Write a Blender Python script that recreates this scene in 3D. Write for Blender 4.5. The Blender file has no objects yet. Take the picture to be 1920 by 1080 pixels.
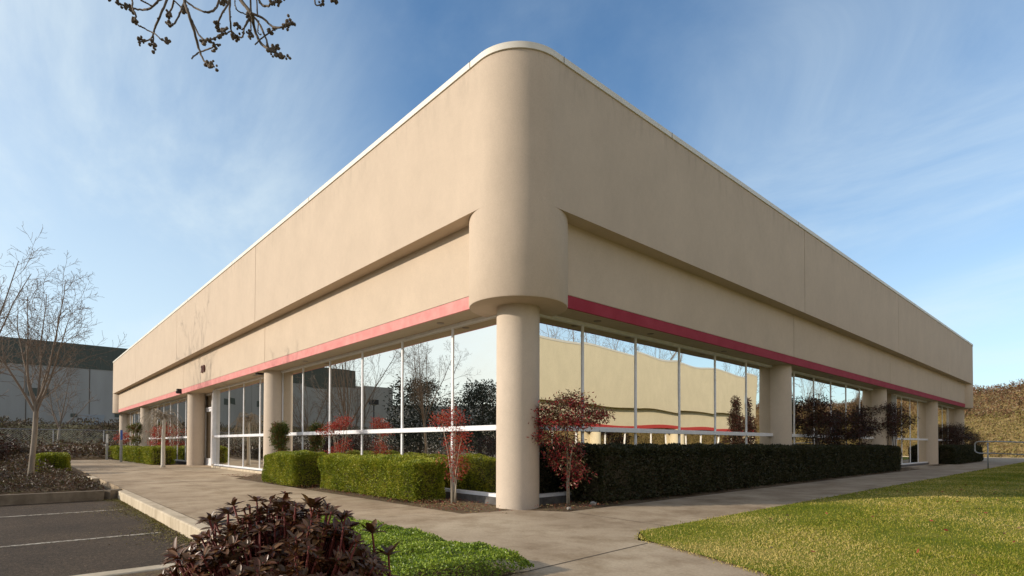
import bpy, math, random
import numpy as np
from math import radians as RAD, sin, cos, pi
from mathutils import Vector, Matrix
random.seed(7); rng = np.random.default_rng(11)
SC = bpy.context.scene
COL = SC.collection

# ------------------------------------------------------------------ camera
YAW, PITCH, ROLL, FPX, PPX, PPY = 0.8385, 0.0171, 0.0026, 1025.8, 953.3, 814.8
CAMP = Vector((5.4454, -5.0168, 0.95))
fw = Vector((-sin(YAW)*cos(PITCH), cos(YAW)*cos(PITCH), sin(PITCH)))
rt = Vector((cos(YAW), sin(YAW), 0)); up = rt.cross(fw)
rt, up = rt*cos(ROLL)+up*sin(ROLL), up*cos(ROLL)-rt*sin(ROLL)
cd = bpy.data.cameras.new('camera'); cam = bpy.data.objects.new('camera', cd); COL.objects.link(cam)
cam.matrix_world = Matrix(((rt.x, up.x, -fw.x, CAMP.x), (rt.y, up.y, -fw.y, CAMP.y), (rt.z, up.z, -fw.z, CAMP.z), (0, 0, 0, 1)))
cd.sensor_width = 36; cd.lens = FPX/1920*36
cd.shift_x = (960-PPX)/1920; cd.shift_y = (PPY-540)/1920
cd.clip_start = .05; cd.clip_end = 3000
SC.camera = cam

# ------------------------------------------------------------------ light
SUN_EL = RAD(20); SUNX, SUNY = -.515, -.857          # towards the sun
sd = bpy.data.lights.new('sun', 'SUN'); sun = bpy.data.objects.new('sun', sd); COL.objects.link(sun)
sd.energy = 3.6; sd.angle = RAD(.6); sd.color = (1.0, .885, .76)
sv = Vector((SUNX*cos(SUN_EL), SUNY*cos(SUN_EL), sin(SUN_EL)))
sun.rotation_euler = sv.to_track_quat('Z', 'Y').to_euler(); sun.location = (-20, -30, 30)
W = bpy.data.worlds.new('World'); SC.world = W; W.use_nodes = True
nt = W.node_tree; nt.nodes.clear()
def wn(t, **k):
    n = nt.nodes.new(t)
    for a, b in k.items(): setattr(n, a, b)
    return n
sky = wn('ShaderNodeTexSky', sky_type='NISHITA', sun_disc=False, sun_elevation=SUN_EL,
         sun_rotation=math.atan2(SUNX, SUNY), altitude=50, air_density=1.0, dust_density=.5, ozone_density=3.0)
bg = wn('ShaderNodeBackground'); bg.inputs[1].default_value = .125
wo = wn('ShaderNodeOutputWorld')
tc = wn('ShaderNodeTexCoord'); sep = wn('ShaderNodeSeparateXYZ'); nt.links.new(tc.outputs['Generated'], sep.inputs[0])
def wm(op, a, b=None, c=None, clamp=False):
    n = wn('ShaderNodeMath', operation=op, use_clamp=clamp)
    for i, v in enumerate((a, b, c)):
        if v is None: continue
        if isinstance(v, (int, float)): n.inputs[i].default_value = v
        else: nt.links.new(v, n.inputs[i])
    return n.outputs[0]
X, Y, Z = sep.outputs
zz = wm('ADD', wm('MAXIMUM', Z, 0.0), .16)
px_ = wm('DIVIDE', X, zz); py_ = wm('DIVIDE', Y, zz)
cb = wn('ShaderNodeCombineXYZ'); nt.links.new(px_, cb.inputs[0]); nt.links.new(py_, cb.inputs[1])
def cloud(rot, scl, nsc, det, lo, hi, dist=.6):
    mp = wn('ShaderNodeMapping'); mp.inputs['Rotation'].default_value = (0, 0, rot); mp.inputs['Scale'].default_value = scl
    nt.links.new(cb.outputs[0], mp.inputs[0])
    nz = wn('ShaderNodeTexNoise'); nz.inputs['Scale'].default_value = nsc; nz.inputs['Detail'].default_value = det
    nz.inputs['Roughness'].default_value = .62; nz.inputs['Distortion'].default_value = dist
    nt.links.new(mp.outputs[0], nz.inputs['Vector'])
    mr = wn('ShaderNodeMapRange', interpolation_type='SMOOTHSTEP')
    mr.inputs['From Min'].default_value = lo; mr.inputs['From Max'].default_value = hi
    nt.links.new(nz.outputs[0], mr.inputs[0])
    return mr.outputs[0]
c1 = cloud(RAD(35), (.75, 1.2, 1), .75, 9, .36, .74, .9)
c2 = cloud(RAD(60), (.8, 1.15, 1), 1.1, 9, .36, .86, .6)
def dirfac(v, lo, hi):
    v = Vector(v).normalized()
    d = wm('ADD', wm('ADD', wm('MULTIPLY', X, v.x), wm('MULTIPLY', Y, v.y)), wm('MULTIPLY', Z, v.z))
    mr = wn('ShaderNodeMapRange', interpolation_type='SMOOTHSTEP'); nt.links.new(d, mr.inputs[0])
    mr.inputs['From Min'].default_value = lo; mr.inputs['From Max'].default_value = hi
    return mr.outputs[0]
left = dirfac((-1.5, -.35, .30), .64, 1.0)
right = dirfac((-.10, 1.33, .62), .88, .995)
hz = wn('ShaderNodeMapRange', interpolation_type='SMOOTHSTEP'); nt.links.new(Z, hz.inputs[0])
hz.inputs['From Min'].default_value = .52; hz.inputs['From Max'].default_value = -.02
f1 = wm('MULTIPLY', left, wm('ADD', wm('MULTIPLY', c1, .62), .40))
f2 = wm('MULTIPLY', right, wm('ADD', wm('MULTIPLY', c2, .50), .04))
f3 = wm('MULTIPLY', hz.outputs[0], .62)
f4 = wm('ADD', wm('MULTIPLY', wm('MULTIPLY', c1, c2), .25), .015)
inv = wm('MULTIPLY', wm('SUBTRACT', 1, f1), wm('MULTIPLY', wm('SUBTRACT', 1, f2), wm('MULTIPLY', wm('SUBTRACT', 1, f3), wm('SUBTRACT', 1, f4))))
fac = wm('SUBTRACT', 1, inv, clamp=True)
mx = wn('ShaderNodeMix', data_type='RGBA'); nt.links.new(fac, mx.inputs[0])
tint = wn('ShaderNodeMix', data_type='RGBA', blend_type='MULTIPLY'); tint.inputs[0].default_value = 1
nt.links.new(sky.outputs[0], tint.inputs[6]); tint.inputs[7].default_value = (.93, 1.19, 1.28, 1)
nt.links.new(tint.outputs[2], mx.inputs[6]); mx.inputs[7].default_value = (5.4, 6.2, 6.5, 1)
glow = dirfac((SUNX-.1, SUNY, .36), .55, 1.0)
mg = wn('ShaderNodeMix', data_type='RGBA'); nt.links.new(wm('MULTIPLY', glow, .42), mg.inputs[0]); nt.links.new(mx.outputs[2], mg.inputs[6]); mg.inputs[7].default_value = (8.8, 8.5, 7.8, 1)
bank = dirfac((.93, -.55, .22), .05, .85)  # invented warm cloud bank out of view, added to warm the shaded wall
mb2 = wn('ShaderNodeMix', data_type='RGBA'); nt.links.new(wm('MULTIPLY', bank, wm('ADD', wm('MULTIPLY', c1, .12), .22)), mb2.inputs[0]); nt.links.new(mg.outputs[2], mb2.inputs[6]); mb2.inputs[7].default_value = (11.5, 8.6, 5.4, 1)  # mixes in the invented warm cloud bank, out of view
nt.links.new(mb2.outputs[2], bg.inputs[0]); nt.links.new(bg.outputs[0], wo.inputs[0])
SC.view_settings.view_transform = 'Standard'; SC.view_settings.look = 'None'
SC.view_settings.exposure = .30; SC.view_settings.gamma = 1

# ------------------------------------------------------------------ helpers
def tag(o, label=None, cat=None, group=None, kind=None):
    if label: o['label'] = label
    if cat: o['category'] = cat
    if group: o['group'] = group
    if kind: o['kind'] = kind
    return o
def empty(name, loc, label, cat, group=None, rz=0):
    o = bpy.data.objects.new(name, None); COL.objects.link(o); o.location = loc; o.rotation_euler[2] = rz
    o.empty_display_size = .2
    return tag(o, label, cat, group)
def link(name, me, mat, parent=None, smooth=False):
    if mat is not None:
        for m in (mat if isinstance(mat, (list, tuple)) else [mat]): me.materials.append(m)
    if smooth: me.polygons.foreach_set('use_smooth', [True]*len(me.polygons))
    me.update()
    o = bpy.data.objects.new(name, me); COL.objects.link(o)
    if parent is not None: o.parent = parent
    return o
class MB:
    def __init__(s): s.v = []; s.f = []
    def add(s, vs, fs):
        b = len(s.v); s.v += [tuple(p) for p in vs]; s.f += [tuple(i+b for i in f) for f in fs]; return s
    def box(s, x0, x1, y0, y1, z0, z1):
        return s.add([(x0, y0, z0), (x1, y0, z0), (x1, y1, z0), (x0, y1, z0), (x0, y0, z1), (x1, y0, z1), (x1, y1, z1), (x0, y1, z1)],
                     [(0, 3, 2, 1), (4, 5, 6, 7), (0, 1, 5, 4), (1, 2, 6, 5), (2, 3, 7, 6), (3, 0, 4, 7)])
    def prism(s, pts, z0, z1):
        n = len(pts)
        vs = [(p[0], p[1], z0) for p in pts]+[(p[0], p[1], z1) for p in pts]
        fs = [tuple(range(n))[::-1], tuple(range(n, 2*n))]+[(i, (i+1) % n, n+(i+1) % n, n+i) for i in range(n)]
        return s.add(vs, fs)
    def strip(s, pts, z0, z1, closed=False):
        n = len(pts); vs = [(p[0], p[1], z0) for p in pts]+[(p[0], p[1], z1) for p in pts]
        return s.add(vs, [(i, (i+1) % n, n+(i+1) % n, n+i) for i in range(n if closed else n-1)])
    def ring(s, a, b, z, flip=False):
        n = len(a); vs = [(p[0], p[1], z) for p in a]+[(p[0], p[1], z) for p in b]
        return s.add(vs, [(i, n+i, n+(i+1) % n, (i+1) % n) if flip else (i, (i+1) % n, n+(i+1) % n, n+i) for i in range(n)])
    def tube(s, pts, rad, n=6, cap=True):
        pts = [Vector(p) for p in pts]
        if isinstance(rad, (int, float)): rad = [rad]*len(pts)
        b = len(s.v); prev = None
        for i, p in enumerate(pts):
            t = (pts[min(i+1, len(pts)-1)]-pts[max(i-1, 0)])
            t = t.normalized() if t.length > 1e-9 else Vector((0, 0, 1))
            a = prev if prev is not None else (Vector((1, 0, 0)) if abs(t.x) < .9 else Vector((0, 1, 0)))
            a = (a-t*a.dot(t)); a = a.normalized() if a.length > 1e-6 else t.orthogonal().normalized()
            prev = a; c = t.cross(a)
            for k in range(n):
                q = p+(a*cos(2*pi*k/n)+c*sin(2*pi*k/n))*rad[i]; s.v.append((q.x, q.y, q.z))
        for i in range(len(pts)-1):
            for k in range(n):
                s.f.append((b+i*n+k, b+i*n+(k+1) % n, b+(i+1)*n+(k+1) % n, b+(i+1)*n+k))
        if cap:
            s.f.append(tuple(b+k for k in range(n))[::-1]); e = b+(len(pts)-1)*n; s.f.append(tuple(e+k for k in range(n)))
        return s
    def cyl(s, x, y, r, z0, z1, n=64, bev=0.0):
        prof = [(r-bev, z0), (r-bev*.3, z0+bev*.3), (r, z0+bev), (r, z1)] if bev else [(r, z0), (r, z1)]
        b = len(s.v)
        for rr, z in prof:
            for k in range(n): s.v.append((x+rr*cos(2*pi*k/n), y+rr*sin(2*pi*k/n), z))
        m = len(prof)
        for i in range(m-1):
            for k in range(n): s.f.append((b+i*n+k, b+i*n+(k+1) % n, b+(i+1)*n+(k+1) % n, b+(i+1)*n+k))
        s.f.append(tuple(b+k for k in range(n))[::-1]); s.f.append(tuple(b+(m-1)*n+k for k in range(n)))
        return s
    def build(s, name, mat, parent=None, smooth=False):
        me = bpy.data.meshes.new(name); me.from_pydata(s.v, [], s.f)
        return link(name, me, mat, parent, smooth)
def autosmooth(o, ang=35):
    me = o.data; me.polygons.foreach_set('use_smooth', [True]*len(me.polygons))
    try: me.set_sharp_from_angle(angle=RAD(ang))
    except Exception: pass
    return o
def npmesh(name, V, k, mat, parent=None, smooth=False):
    """V: (n*k,3), each run of k vertices one face"""
    n = len(V)//k; me = bpy.data.meshes.new(name)
    me.vertices.add(n*k); me.vertices.foreach_set('co', np.ascontiguousarray(V, dtype=np.float32).ravel())
    me.loops.add(n*k); me.loops.foreach_set('vertex_index', np.arange(n*k, dtype=np.int32))
    me.polygons.add(n); me.polygons.foreach_set('loop_start', np.arange(0, n*k, k, dtype=np.int32))
    me.polygons.foreach_set('loop_total', np.full(n, k, dtype=np.int32))
    me.update(calc_edges=True)
    return link(name, me, mat, parent, smooth)
def unit(a): return a/np.maximum(np.linalg.norm(a, axis=1, keepdims=True), 1e-9)
def rdir(n, zs=1.0, zb=0.0):
    a = rng.normal(size=(n, 3)); a[:, 2] = a[:, 2]*zs+zb; return unit(a)
def leafV(P, D, L, Wd, N=None):
    n = len(P); D = unit(D)
    if N is None: N = rdir(n, 1, .6)
    S = unit(np.cross(D, N)); L = np.broadcast_to(np.asarray(L, float), (n,))[:, None]; Wd = np.broadcast_to(np.asarray(Wd, float), (n,))[:, None]
    V = np.empty((n, 4, 3)); V[:, 0] = P; V[:, 1] = P+D*L*.5+S*Wd*.5; V[:, 2] = P+D*L; V[:, 3] = P+D*L*.5-S*Wd*.5
    return V.reshape(-1, 3)

# ------------------------------------------------------------------ materials
def M(name, base, rough=.8, spec=.3, metal=0):
    m = bpy.data.materials.new(name); m.use_nodes = True; b = m.node_tree.nodes['Principled BSDF']
    b.inputs['Base Color'].default_value = (*base, 1); b.inputs['Roughness'].default_value = rough
    b.inputs['Metallic'].default_value = metal; b.inputs['Specular IOR Level'].default_value = spec
    return m
def nd(m, t, **k):
    n = m.node_tree.nodes.new(t)
    for a, b in k.items():
        if a[0] == '_': n.inputs[a[1:].replace('_', ' ')].default_value = b
        else: setattr(n, a, b)
    return n
def ln(m, a, b): m.node_tree.links.new(a, b)
def noisecol(m, scale, cols, detail=6, rough=.6, mapscale=(1, 1, 1), prev=None, blend='MIX', fac=1.0, coords='Object', dist=0):
    """ramped noise colour, optionally multiplied onto prev; returns output socket"""
    tcn = nd(m, 'ShaderNodeTexCoord'); mp = nd(m, 'ShaderNodeMapping'); mp.inputs['Scale'].default_value = mapscale
    ln(m, tcn.outputs[coords], mp.inputs[0])
    nz = nd(m, 'ShaderNodeTexNoise', _Scale=scale, _Detail=detail, _Roughness=rough, _Distortion=dist); ln(m, mp.outputs[0], nz.inputs['Vector'])
    rp = nd(m, 'ShaderNodeValToRGB'); e = rp.color_ramp.elements
    while len(e) < len(cols): e.new(.5)
    for i, (p, c) in enumerate(cols): e[i].position = p; e[i].color = (*c, 1)
    ln(m, nz.outputs[0], rp.inputs[0])
    if prev is None: return rp.outputs[0], nz.outputs[0]
    mxn = nd(m, 'ShaderNodeMix', data_type='RGBA', blend_type=blend); mxn.inputs[0].default_value = fac
    ln(m, prev, mxn.inputs[6]); ln(m, rp.outputs[0], mxn.inputs[7])
    return mxn.outputs[2], nz.outputs[0]
def setbase(m, sock): ln(m, sock, m.node_tree.nodes['Principled BSDF'].inputs['Base Color'])
def bump(m, scale, strength, dist=.01, detail=8, mapscale=(1, 1, 1)):
    tcn = nd(m, 'ShaderNodeTexCoord'); mp = nd(m, 'ShaderNodeMapping'); mp.inputs['Scale'].default_value = mapscale
    ln(m, tcn.outputs['Object'], mp.inputs[0])
    nz = nd(m, 'ShaderNodeTexNoise', _Scale=scale, _Detail=detail, _Roughness=.65); ln(m, mp.outputs[0], nz.inputs['Vector'])
    b = nd(m, 'ShaderNodeBump', _Strength=strength, _Distance=dist); ln(m, nz.outputs[0], b.inputs['Height'])
    ln(m, b.outputs[0], m.node_tree.nodes['Principled BSDF'].inputs['Normal'])
def g3(v): return (v, v, v)
def stucco(name, c):
    m = M(name, c, .9, .15)
    s, _ = noisecol(m, 1.1, [(.3, tuple(x*.94 for x in c)), (.7, tuple(min(1, x*1.04) for x in c))], 7, .6, (1, 1, .8))
    s, _ = noisecol(m, 5, [(.35, g3(.975)), (.6, g3(1.0))], 5, .7, (1, 1, .6), s, 'MULTIPLY')
    s, _ = noisecol(m, 9, [(.35, g3(.95)), (.65, g3(1.0))], 8, .75, (1, 1, .8), s, 'MULTIPLY')
    s, _ = noisecol(m, 60, [(.3, g3(.90)), (.7, g3(1.0))], 3, .7, (1, 1, 1), s, 'MULTIPLY')
    setbase(m, s); bump(m, 55, .35, .006, 6); return m
STUC = stucco('stucco_cream', (.60, .488, .37))
def stains(m):
    b = m.node_tree.nodes['Principled BSDF']; src = b.inputs['Base Color'].links[0].from_socket
    tcn = nd(m, 'ShaderNodeTexCoord'); sp = nd(m, 'ShaderNodeSeparateXYZ'); ln(m, tcn.outputs['Object'], sp.inputs[0])
    mr = nd(m, 'ShaderNodeMapRange', interpolation_type='SMOOTHSTEP'); mr.inputs['From Min'].default_value = 5.95; mr.inputs['From Max'].default_value = 6.6; ln(m, sp.outputs[2], mr.inputs[0])
    mp = nd(m, 'ShaderNodeMapping'); mp.inputs['Scale'].default_value = (1, 1, .22); ln(m, tcn.outputs['Object'], mp.inputs[0])
    nz = nd(m, 'ShaderNodeTexNoise', _Scale=5.5, _Detail=8, _Roughness=.7); ln(m, mp.outputs[0], nz.inputs['Vector'])
    m2 = nd(m, 'ShaderNodeMapRange'); m2.inputs['From Min'].default_value = .50; m2.inputs['From Max'].default_value = .72; ln(m, nz.outputs[0], m2.inputs[0])
    mu = nd(m, 'ShaderNodeMath', operation='MULTIPLY'); ln(m, mr.outputs[0], mu.inputs[0]); ln(m, m2.outputs[0], mu.inputs[1])
    m3 = nd(m, 'ShaderNodeMath', operation='MULTIPLY'); m3.inputs[1].default_value = .32; ln(m, mu.outputs[0], m3.inputs[0])
    mx_ = nd(m, 'ShaderNodeMix', data_type='RGBA'); ln(m, m3.outputs[0], mx_.inputs[0]); ln(m, src, mx_.inputs[6]); mx_.inputs[7].default_value = (.20, .17, .13, 1)
    setbase(m, mx_.outputs[2])
stains(STUC)
STUCL = stucco('stucco_lower', (.61, .493, .367))
COLM = stucco('stucco_column', (.61, .51, .40))
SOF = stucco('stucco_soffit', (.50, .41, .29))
RED = M('band_red_shaded', (.34, .035, .055), .75, .2); s_, _ = noisecol(RED, 3, [(.35, (.31, .03, .045)), (.7, (.37, .045, .065))]); setbase(RED, s_); bump(RED, 60, .2, .005)  # shaded copy of the band colour, shade put into the deeper red
REDLIT = M('band_red_sunlit', (.62, .24, .21), .6, .3); s_, _ = noisecol(REDLIT, 4, [(.35, (.58, .20, .18)), (.7, (.68, .29, .25))]); setbase(REDLIT, s_); bump(REDLIT, 60, .2, .005)  # sunlit copy of the same band, sunlight put into the paler pink
COPE = M('coping_metal', (.72, .68, .57), .5, .4); s_, _ = noisecol(COPE, 2, [(.3, (.68, .63, .53)), (.7, (.76, .72, .62))], mapscale=(1, 1, 4)); setbase(COPE, s_)
ALU = M('aluminium_frame', (.80, .80, .80), .42, .5); s_, _ = noisecol(ALU, 6, [(.3, (.72, .72, .73)), (.7, (.84, .84, .84))]); setbase(ALU, s_)
DARKJ = M('joint_dark', (.10, .08, .06), .95)
ROOF = M('roof_membrane', (.35, .34, .32), .9); s_, _ = noisecol(ROOF, .7, [(.3, (.28, .27, .26)), (.7, (.4, .39, .37))]); setbase(ROOF, s_)
def glass():
    m = bpy.data.materials.new('tinted_mirror_glass'); m.use_nodes = True; n = m.node_tree; n.nodes.clear()
    out = nd(m, 'ShaderNodeOutputMaterial'); mix = nd(m, 'ShaderNodeMixShader')
    d = nd(m, 'ShaderNodeBsdfDiffuse'); d.inputs[0].default_value = (.012, .013, .012, 1)
    g = nd(m, 'ShaderNodeBsdfGlossy'); g.inputs['Color'].default_value = (.98, .95, .88, 1); g.inputs['Roughness'].default_value = .002
    fr = nd(m, 'ShaderNodeFresnel', _IOR=1.5); mr = nd(m, 'ShaderNodeMapRange'); mr.inputs['From Max'].default_value = .6
    mr.inputs['To Min'].default_value = .80; mr.inputs['To Max'].default_value = .98
    ln(m, fr.outputs[0], mr.inputs[0]); ln(m, mr.outputs[0], mix.inputs[0]); ln(m, d.outputs[0], mix.inputs[1]); ln(m, g.outputs[0], mix.inputs[2])
    ln(m, mix.outputs[0], out.inputs[0]); return m
GLASS = glass()
def leafmat(name, cols, rough=.5, trans=.25, spec=.35, nsc=3.2, namp=1.6):
    m = bpy.data.materials.new(name); m.use_nodes = True; b = m.node_tree.nodes['Principled BSDF']
    geo = nd(m, 'ShaderNodeNewGeometry'); rp = nd(m, 'ShaderNodeValToRGB'); e = rp.color_ramp.elements
    while len(e) < len(cols): e.new(.5)
    for i, c in enumerate(cols): e[i].position = i/(len(cols)-1); e[i].color = (*c, 1)
    tcn = nd(m, 'ShaderNodeTexCoord'); nz = nd(m, 'ShaderNodeTexNoise', _Scale=nsc, _Detail=4); ln(m, tcn.outputs['Object'], nz.inputs['Vector'])
    a = nd(m, 'ShaderNodeMath', operation='MULTIPLY_ADD'); a.inputs[1].default_value = namp; a.inputs[2].default_value = -namp/2
    ln(m, nz.outputs[0], a.inputs[0])
    a2 = nd(m, 'ShaderNodeMath', operation='ADD', use_clamp=True); ln(m, geo.outputs['Random Per Island'], a2.inputs[0]); ln(m, a.outputs[0], a2.inputs[1])
    ln(m, a2.outputs[0], rp.inputs[0]); ln(m, rp.outputs[0], b.inputs['Base Color'])
    b.inputs['Roughness'].default_value = rough; b.inputs['Specular IOR Level'].default_value = spec
    if trans:
        tr = nd(m, 'ShaderNodeBsdfTranslucent'); ln(m, rp.outputs[0], tr.inputs[0]); mix = nd(m, 'ShaderNodeMixShader'); mix.inputs[0].default_value = trans
        out = m.node_tree.nodes['Material Output']; ln(m, b.outputs[0], mix.inputs[1]); ln(m, tr.outputs[0], mix.inputs[2]); ln(m, mix.outputs[0], out.inputs[0])
    return m
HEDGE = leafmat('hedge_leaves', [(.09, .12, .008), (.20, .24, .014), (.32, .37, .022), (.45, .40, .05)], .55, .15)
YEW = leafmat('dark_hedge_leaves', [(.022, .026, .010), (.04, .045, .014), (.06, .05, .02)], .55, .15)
HCORE = M('hedge_core_shade', (.09, .07, .045), .9)
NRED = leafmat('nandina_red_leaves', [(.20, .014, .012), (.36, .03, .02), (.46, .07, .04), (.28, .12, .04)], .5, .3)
NMIX = leafmat('nandina_mixed_leaves', [(.24, .015, .022), (.34, .03, .035), (.20, .06, .04), (.12, .10, .035), (.30, .22, .11)], .45, .25)
NGRN = leafmat('shrub_green_red_leaves', [(.05, .09, .015), (.10, .14, .02), (.16, .15, .03), (.25, .08, .04)], .45, .25)
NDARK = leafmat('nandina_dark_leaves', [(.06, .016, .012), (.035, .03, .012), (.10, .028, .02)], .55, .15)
RHOD = leafmat('rhododendron_leaves', [(.075, .022, .006), (.12, .045, .014), (.09, .05, .015), (.22, .11, .05)], .36, .05, .4)
RSTEM = M('red_stems', (.16, .03, .02), .6)
GCOV = leafmat('ground_cover_leaves', [(.09, .15, .010), (.19, .28, .018), (.30, .40, .035), (.42, .50, .07)], .38, .3, .45)
GRASS = leafmat('lawn_blades', [(.14, .18, .010), (.28, .28, .025), (.46, .39, .075), (.64, .50, .18)], .6, .35, .2, .45, 3.2)
BARK = M('bark_grey', (.36, .31, .24), .9); s_, _ = noisecol(BARK, 9, [(.3, (.22, .18, .13)), (.6, (.42, .37, .29))], mapscale=(1, 1, .3)); setbase(BARK, s_); bump(BARK, 30, .4, .01)
BARKG = M('bark_greybrown', (.25, .21, .16), .9); s_, _ = noisecol(BARKG, 9, [(.3, (.15, .12, .09)), (.6, (.32, .27, .21))], mapscale=(1, 1, .3)); setbase(BARKG, s_)
BARKM = M('bark_twigs', (.20, .155, .115), .9)
BARKD = M('bark_dark', (.13, .10, .075), .9); s_, _ = noisecol(BARKD, 12, [(.3, (.07, .055, .04)), (.7, (.18, .14, .10))]); setbase(BARKD, s_)
IVY = leafmat('brown_ground_shrub', [(.05, .03, .018), (.10, .055, .035), (.07, .07, .02), (.16, .09, .055)], .5, .15)
BRUSH = leafmat('hill_brush', [(.11, .05, .028), (.18, .085, .05), (.24, .14, .075), (.16, .14, .055), (.38, .29, .20)], .8, .15, .1)
TUFT = leafmat('hill_grass', [(.20, .15, .05), (.30, .225, .08), (.22, .21, .06), (.40, .31, .16)], .8, .2, .1)
CONIF = leafmat('evergreen_needles', [(.014, .02, .01), (.025, .035, .014), (.04, .05, .02)], .6, .1)
CONC = M('concrete', (.45, .37, .26), .85, .25)
s_, _ = noisecol(CONC, .55, [(.30, (.33, .245, .155)), (.5, (.46, .36, .24)), (.72, (.57, .465, .32))], 9, .62, dist=.4)
s_, _ = noisecol(CONC, 40, [(.3, g3(.74)), (.65, g3(1.0))], 6, .7, prev=s_, blend='MULTIPLY')
s_, _ = noisecol(CONC, 1.7, [(.36, (.68, .64, .58)), (.54, g3(1.0))], 8, .7, prev=s_, blend='MULTIPLY')
setbase(CONC, s_); bump(CONC, 45, .25, .006)
KERB = M('kerb_concrete', (.5, .42, .30), .9, .2)
s_, _ = noisecol(KERB, 3, [(.3, (.38, .31, .21)), (.6, (.60, .51, .37))], 8, .7, mapscale=(1, 1, .4)); setbase(KERB, s_); bump(KERB, 50, .4, .008)
KERBD = M('kerb_aged_shaded', (.2, .16, .12), .9, .2); s_, _ = noisecol(KERBD, 3, [(.3, (.12, .095, .065)), (.6, (.24, .195, .14))], 8, .7); setbase(KERBD, s_); bump(KERBD, 50, .4, .008)  # aged concrete, with the shade of the kerb face painted in
ASPH = M('asphalt', (.055, .05, .045), .9, .3)
s_, _ = noisecol(ASPH, 1.2, [(.3, (.045, .031, .019)), (.7, (.085, .06, .036))], 8, .65)
s_, _ = noisecol(ASPH, 38, [(.3, g3(.55)), (.5, g3(1.0)), (.7, g3(1.7))], 3, .7, prev=s_, blend='MULTIPLY')
s_, _ = noisecol(ASPH, 110, [(.35, g3(.5)), (.55, g3(1.0)), (.72, g3(2.2))], 2, .5, prev=s_, blend='MULTIPLY')
setbase(ASPH, s_); bump(ASPH, 110, .9, .012, 3)
PAINT = M('line_paint', (.55, .52, .46), .8); s_, _ = noisecol(PAINT, 22, [(.40, (.11, .09, .06)), (.58, (.55, .50, .40))], 5, .7); setbase(PAINT, s_)
SOIL = M('bark_soil', (.10, .07, .04), .95); s_, _ = noisecol(SOIL, 14, [(.3, (.05, .035, .022)), (.5, (.14, .09, .05)), (.7, (.17, .15, .05))], 8, .7); setbase(SOIL, s_); bump(SOIL, 30, 1, .04)
LAWN = M('lawn_ground', (.2, .2, .05), .95, .1); s_, _ = noisecol(LAWN, 1.0, [(.3, (.09, .13, .01)), (.5, (.17, .19, .02)), (.68, (.28, .25, .06))], 9, .65); setbase(LAWN, s_); bump(LAWN, 40, .8, .02)
GRND = M('field_ground', (.16, .14, .07), .95, .1); s_, _ = noisecol(GRND, .4, [(.3, (.10, .09, .045)), (.7, (.22, .19, .09))], 9, .7); setbase(GRND, s_)
HILLM = M('hill_soil', (.2, .14, .07), .95, .1); s_, _ = noisecol(HILLM, .8, [(.3, (.13, .075, .04)), (.6, (.30, .22, .09))], 9, .7); setbase(HILLM, s_); bump(HILLM, 2, 1, .2)
SILLM = M('sill_grey', (.12, .11, .10), .8); s_, _ = noisecol(SILLM, 9, [(.3, (.07, .065, .06)), (.7, (.15, .14, .13))]); setbase(SILLM, s_)
BLACK = M('black_plastic', (.015, .015, .015), .5)
STEEL = M('galvanised_steel', (.35, .36, .37), .45, .5, .4); s_, _ = noisecol(STEEL, 8, [(.3, (.26, .27, .28)), (.7, (.42, .43, .44))]); setbase(STEEL, s_)
SIGNB = M('blue_sign', (.06, .15, .50), .5)
WHITE = M('white_paint', (.75, .75, .75), .6)
DGREEN = M('dark_green_cladding', (.045, .055, .05), .7); s_, _ = noisecol(DGREEN, 1, [(.3, (.07, .08, .065)), (.7, (.10, .11, .09))], mapscale=(1, 6, .2)); setbase(DGREEN, s_)
GREYW = M('grey_concrete_wall', (.34, .33, .305), .85); s_, _ = noisecol(GREYW, .3, [(.3, (.30, .29, .265)), (.7, (.38, .37, .345))], mapscale=(1, 1, .3)); setbase(GREYW, s_)
NUMB = M('house_number_brown', (.14, .06, .045), .6)
ROCK = M('stone', (.35, .33, .30), .9)
LENS = M('light_lens', (.5, .5, .47), .3)

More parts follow.
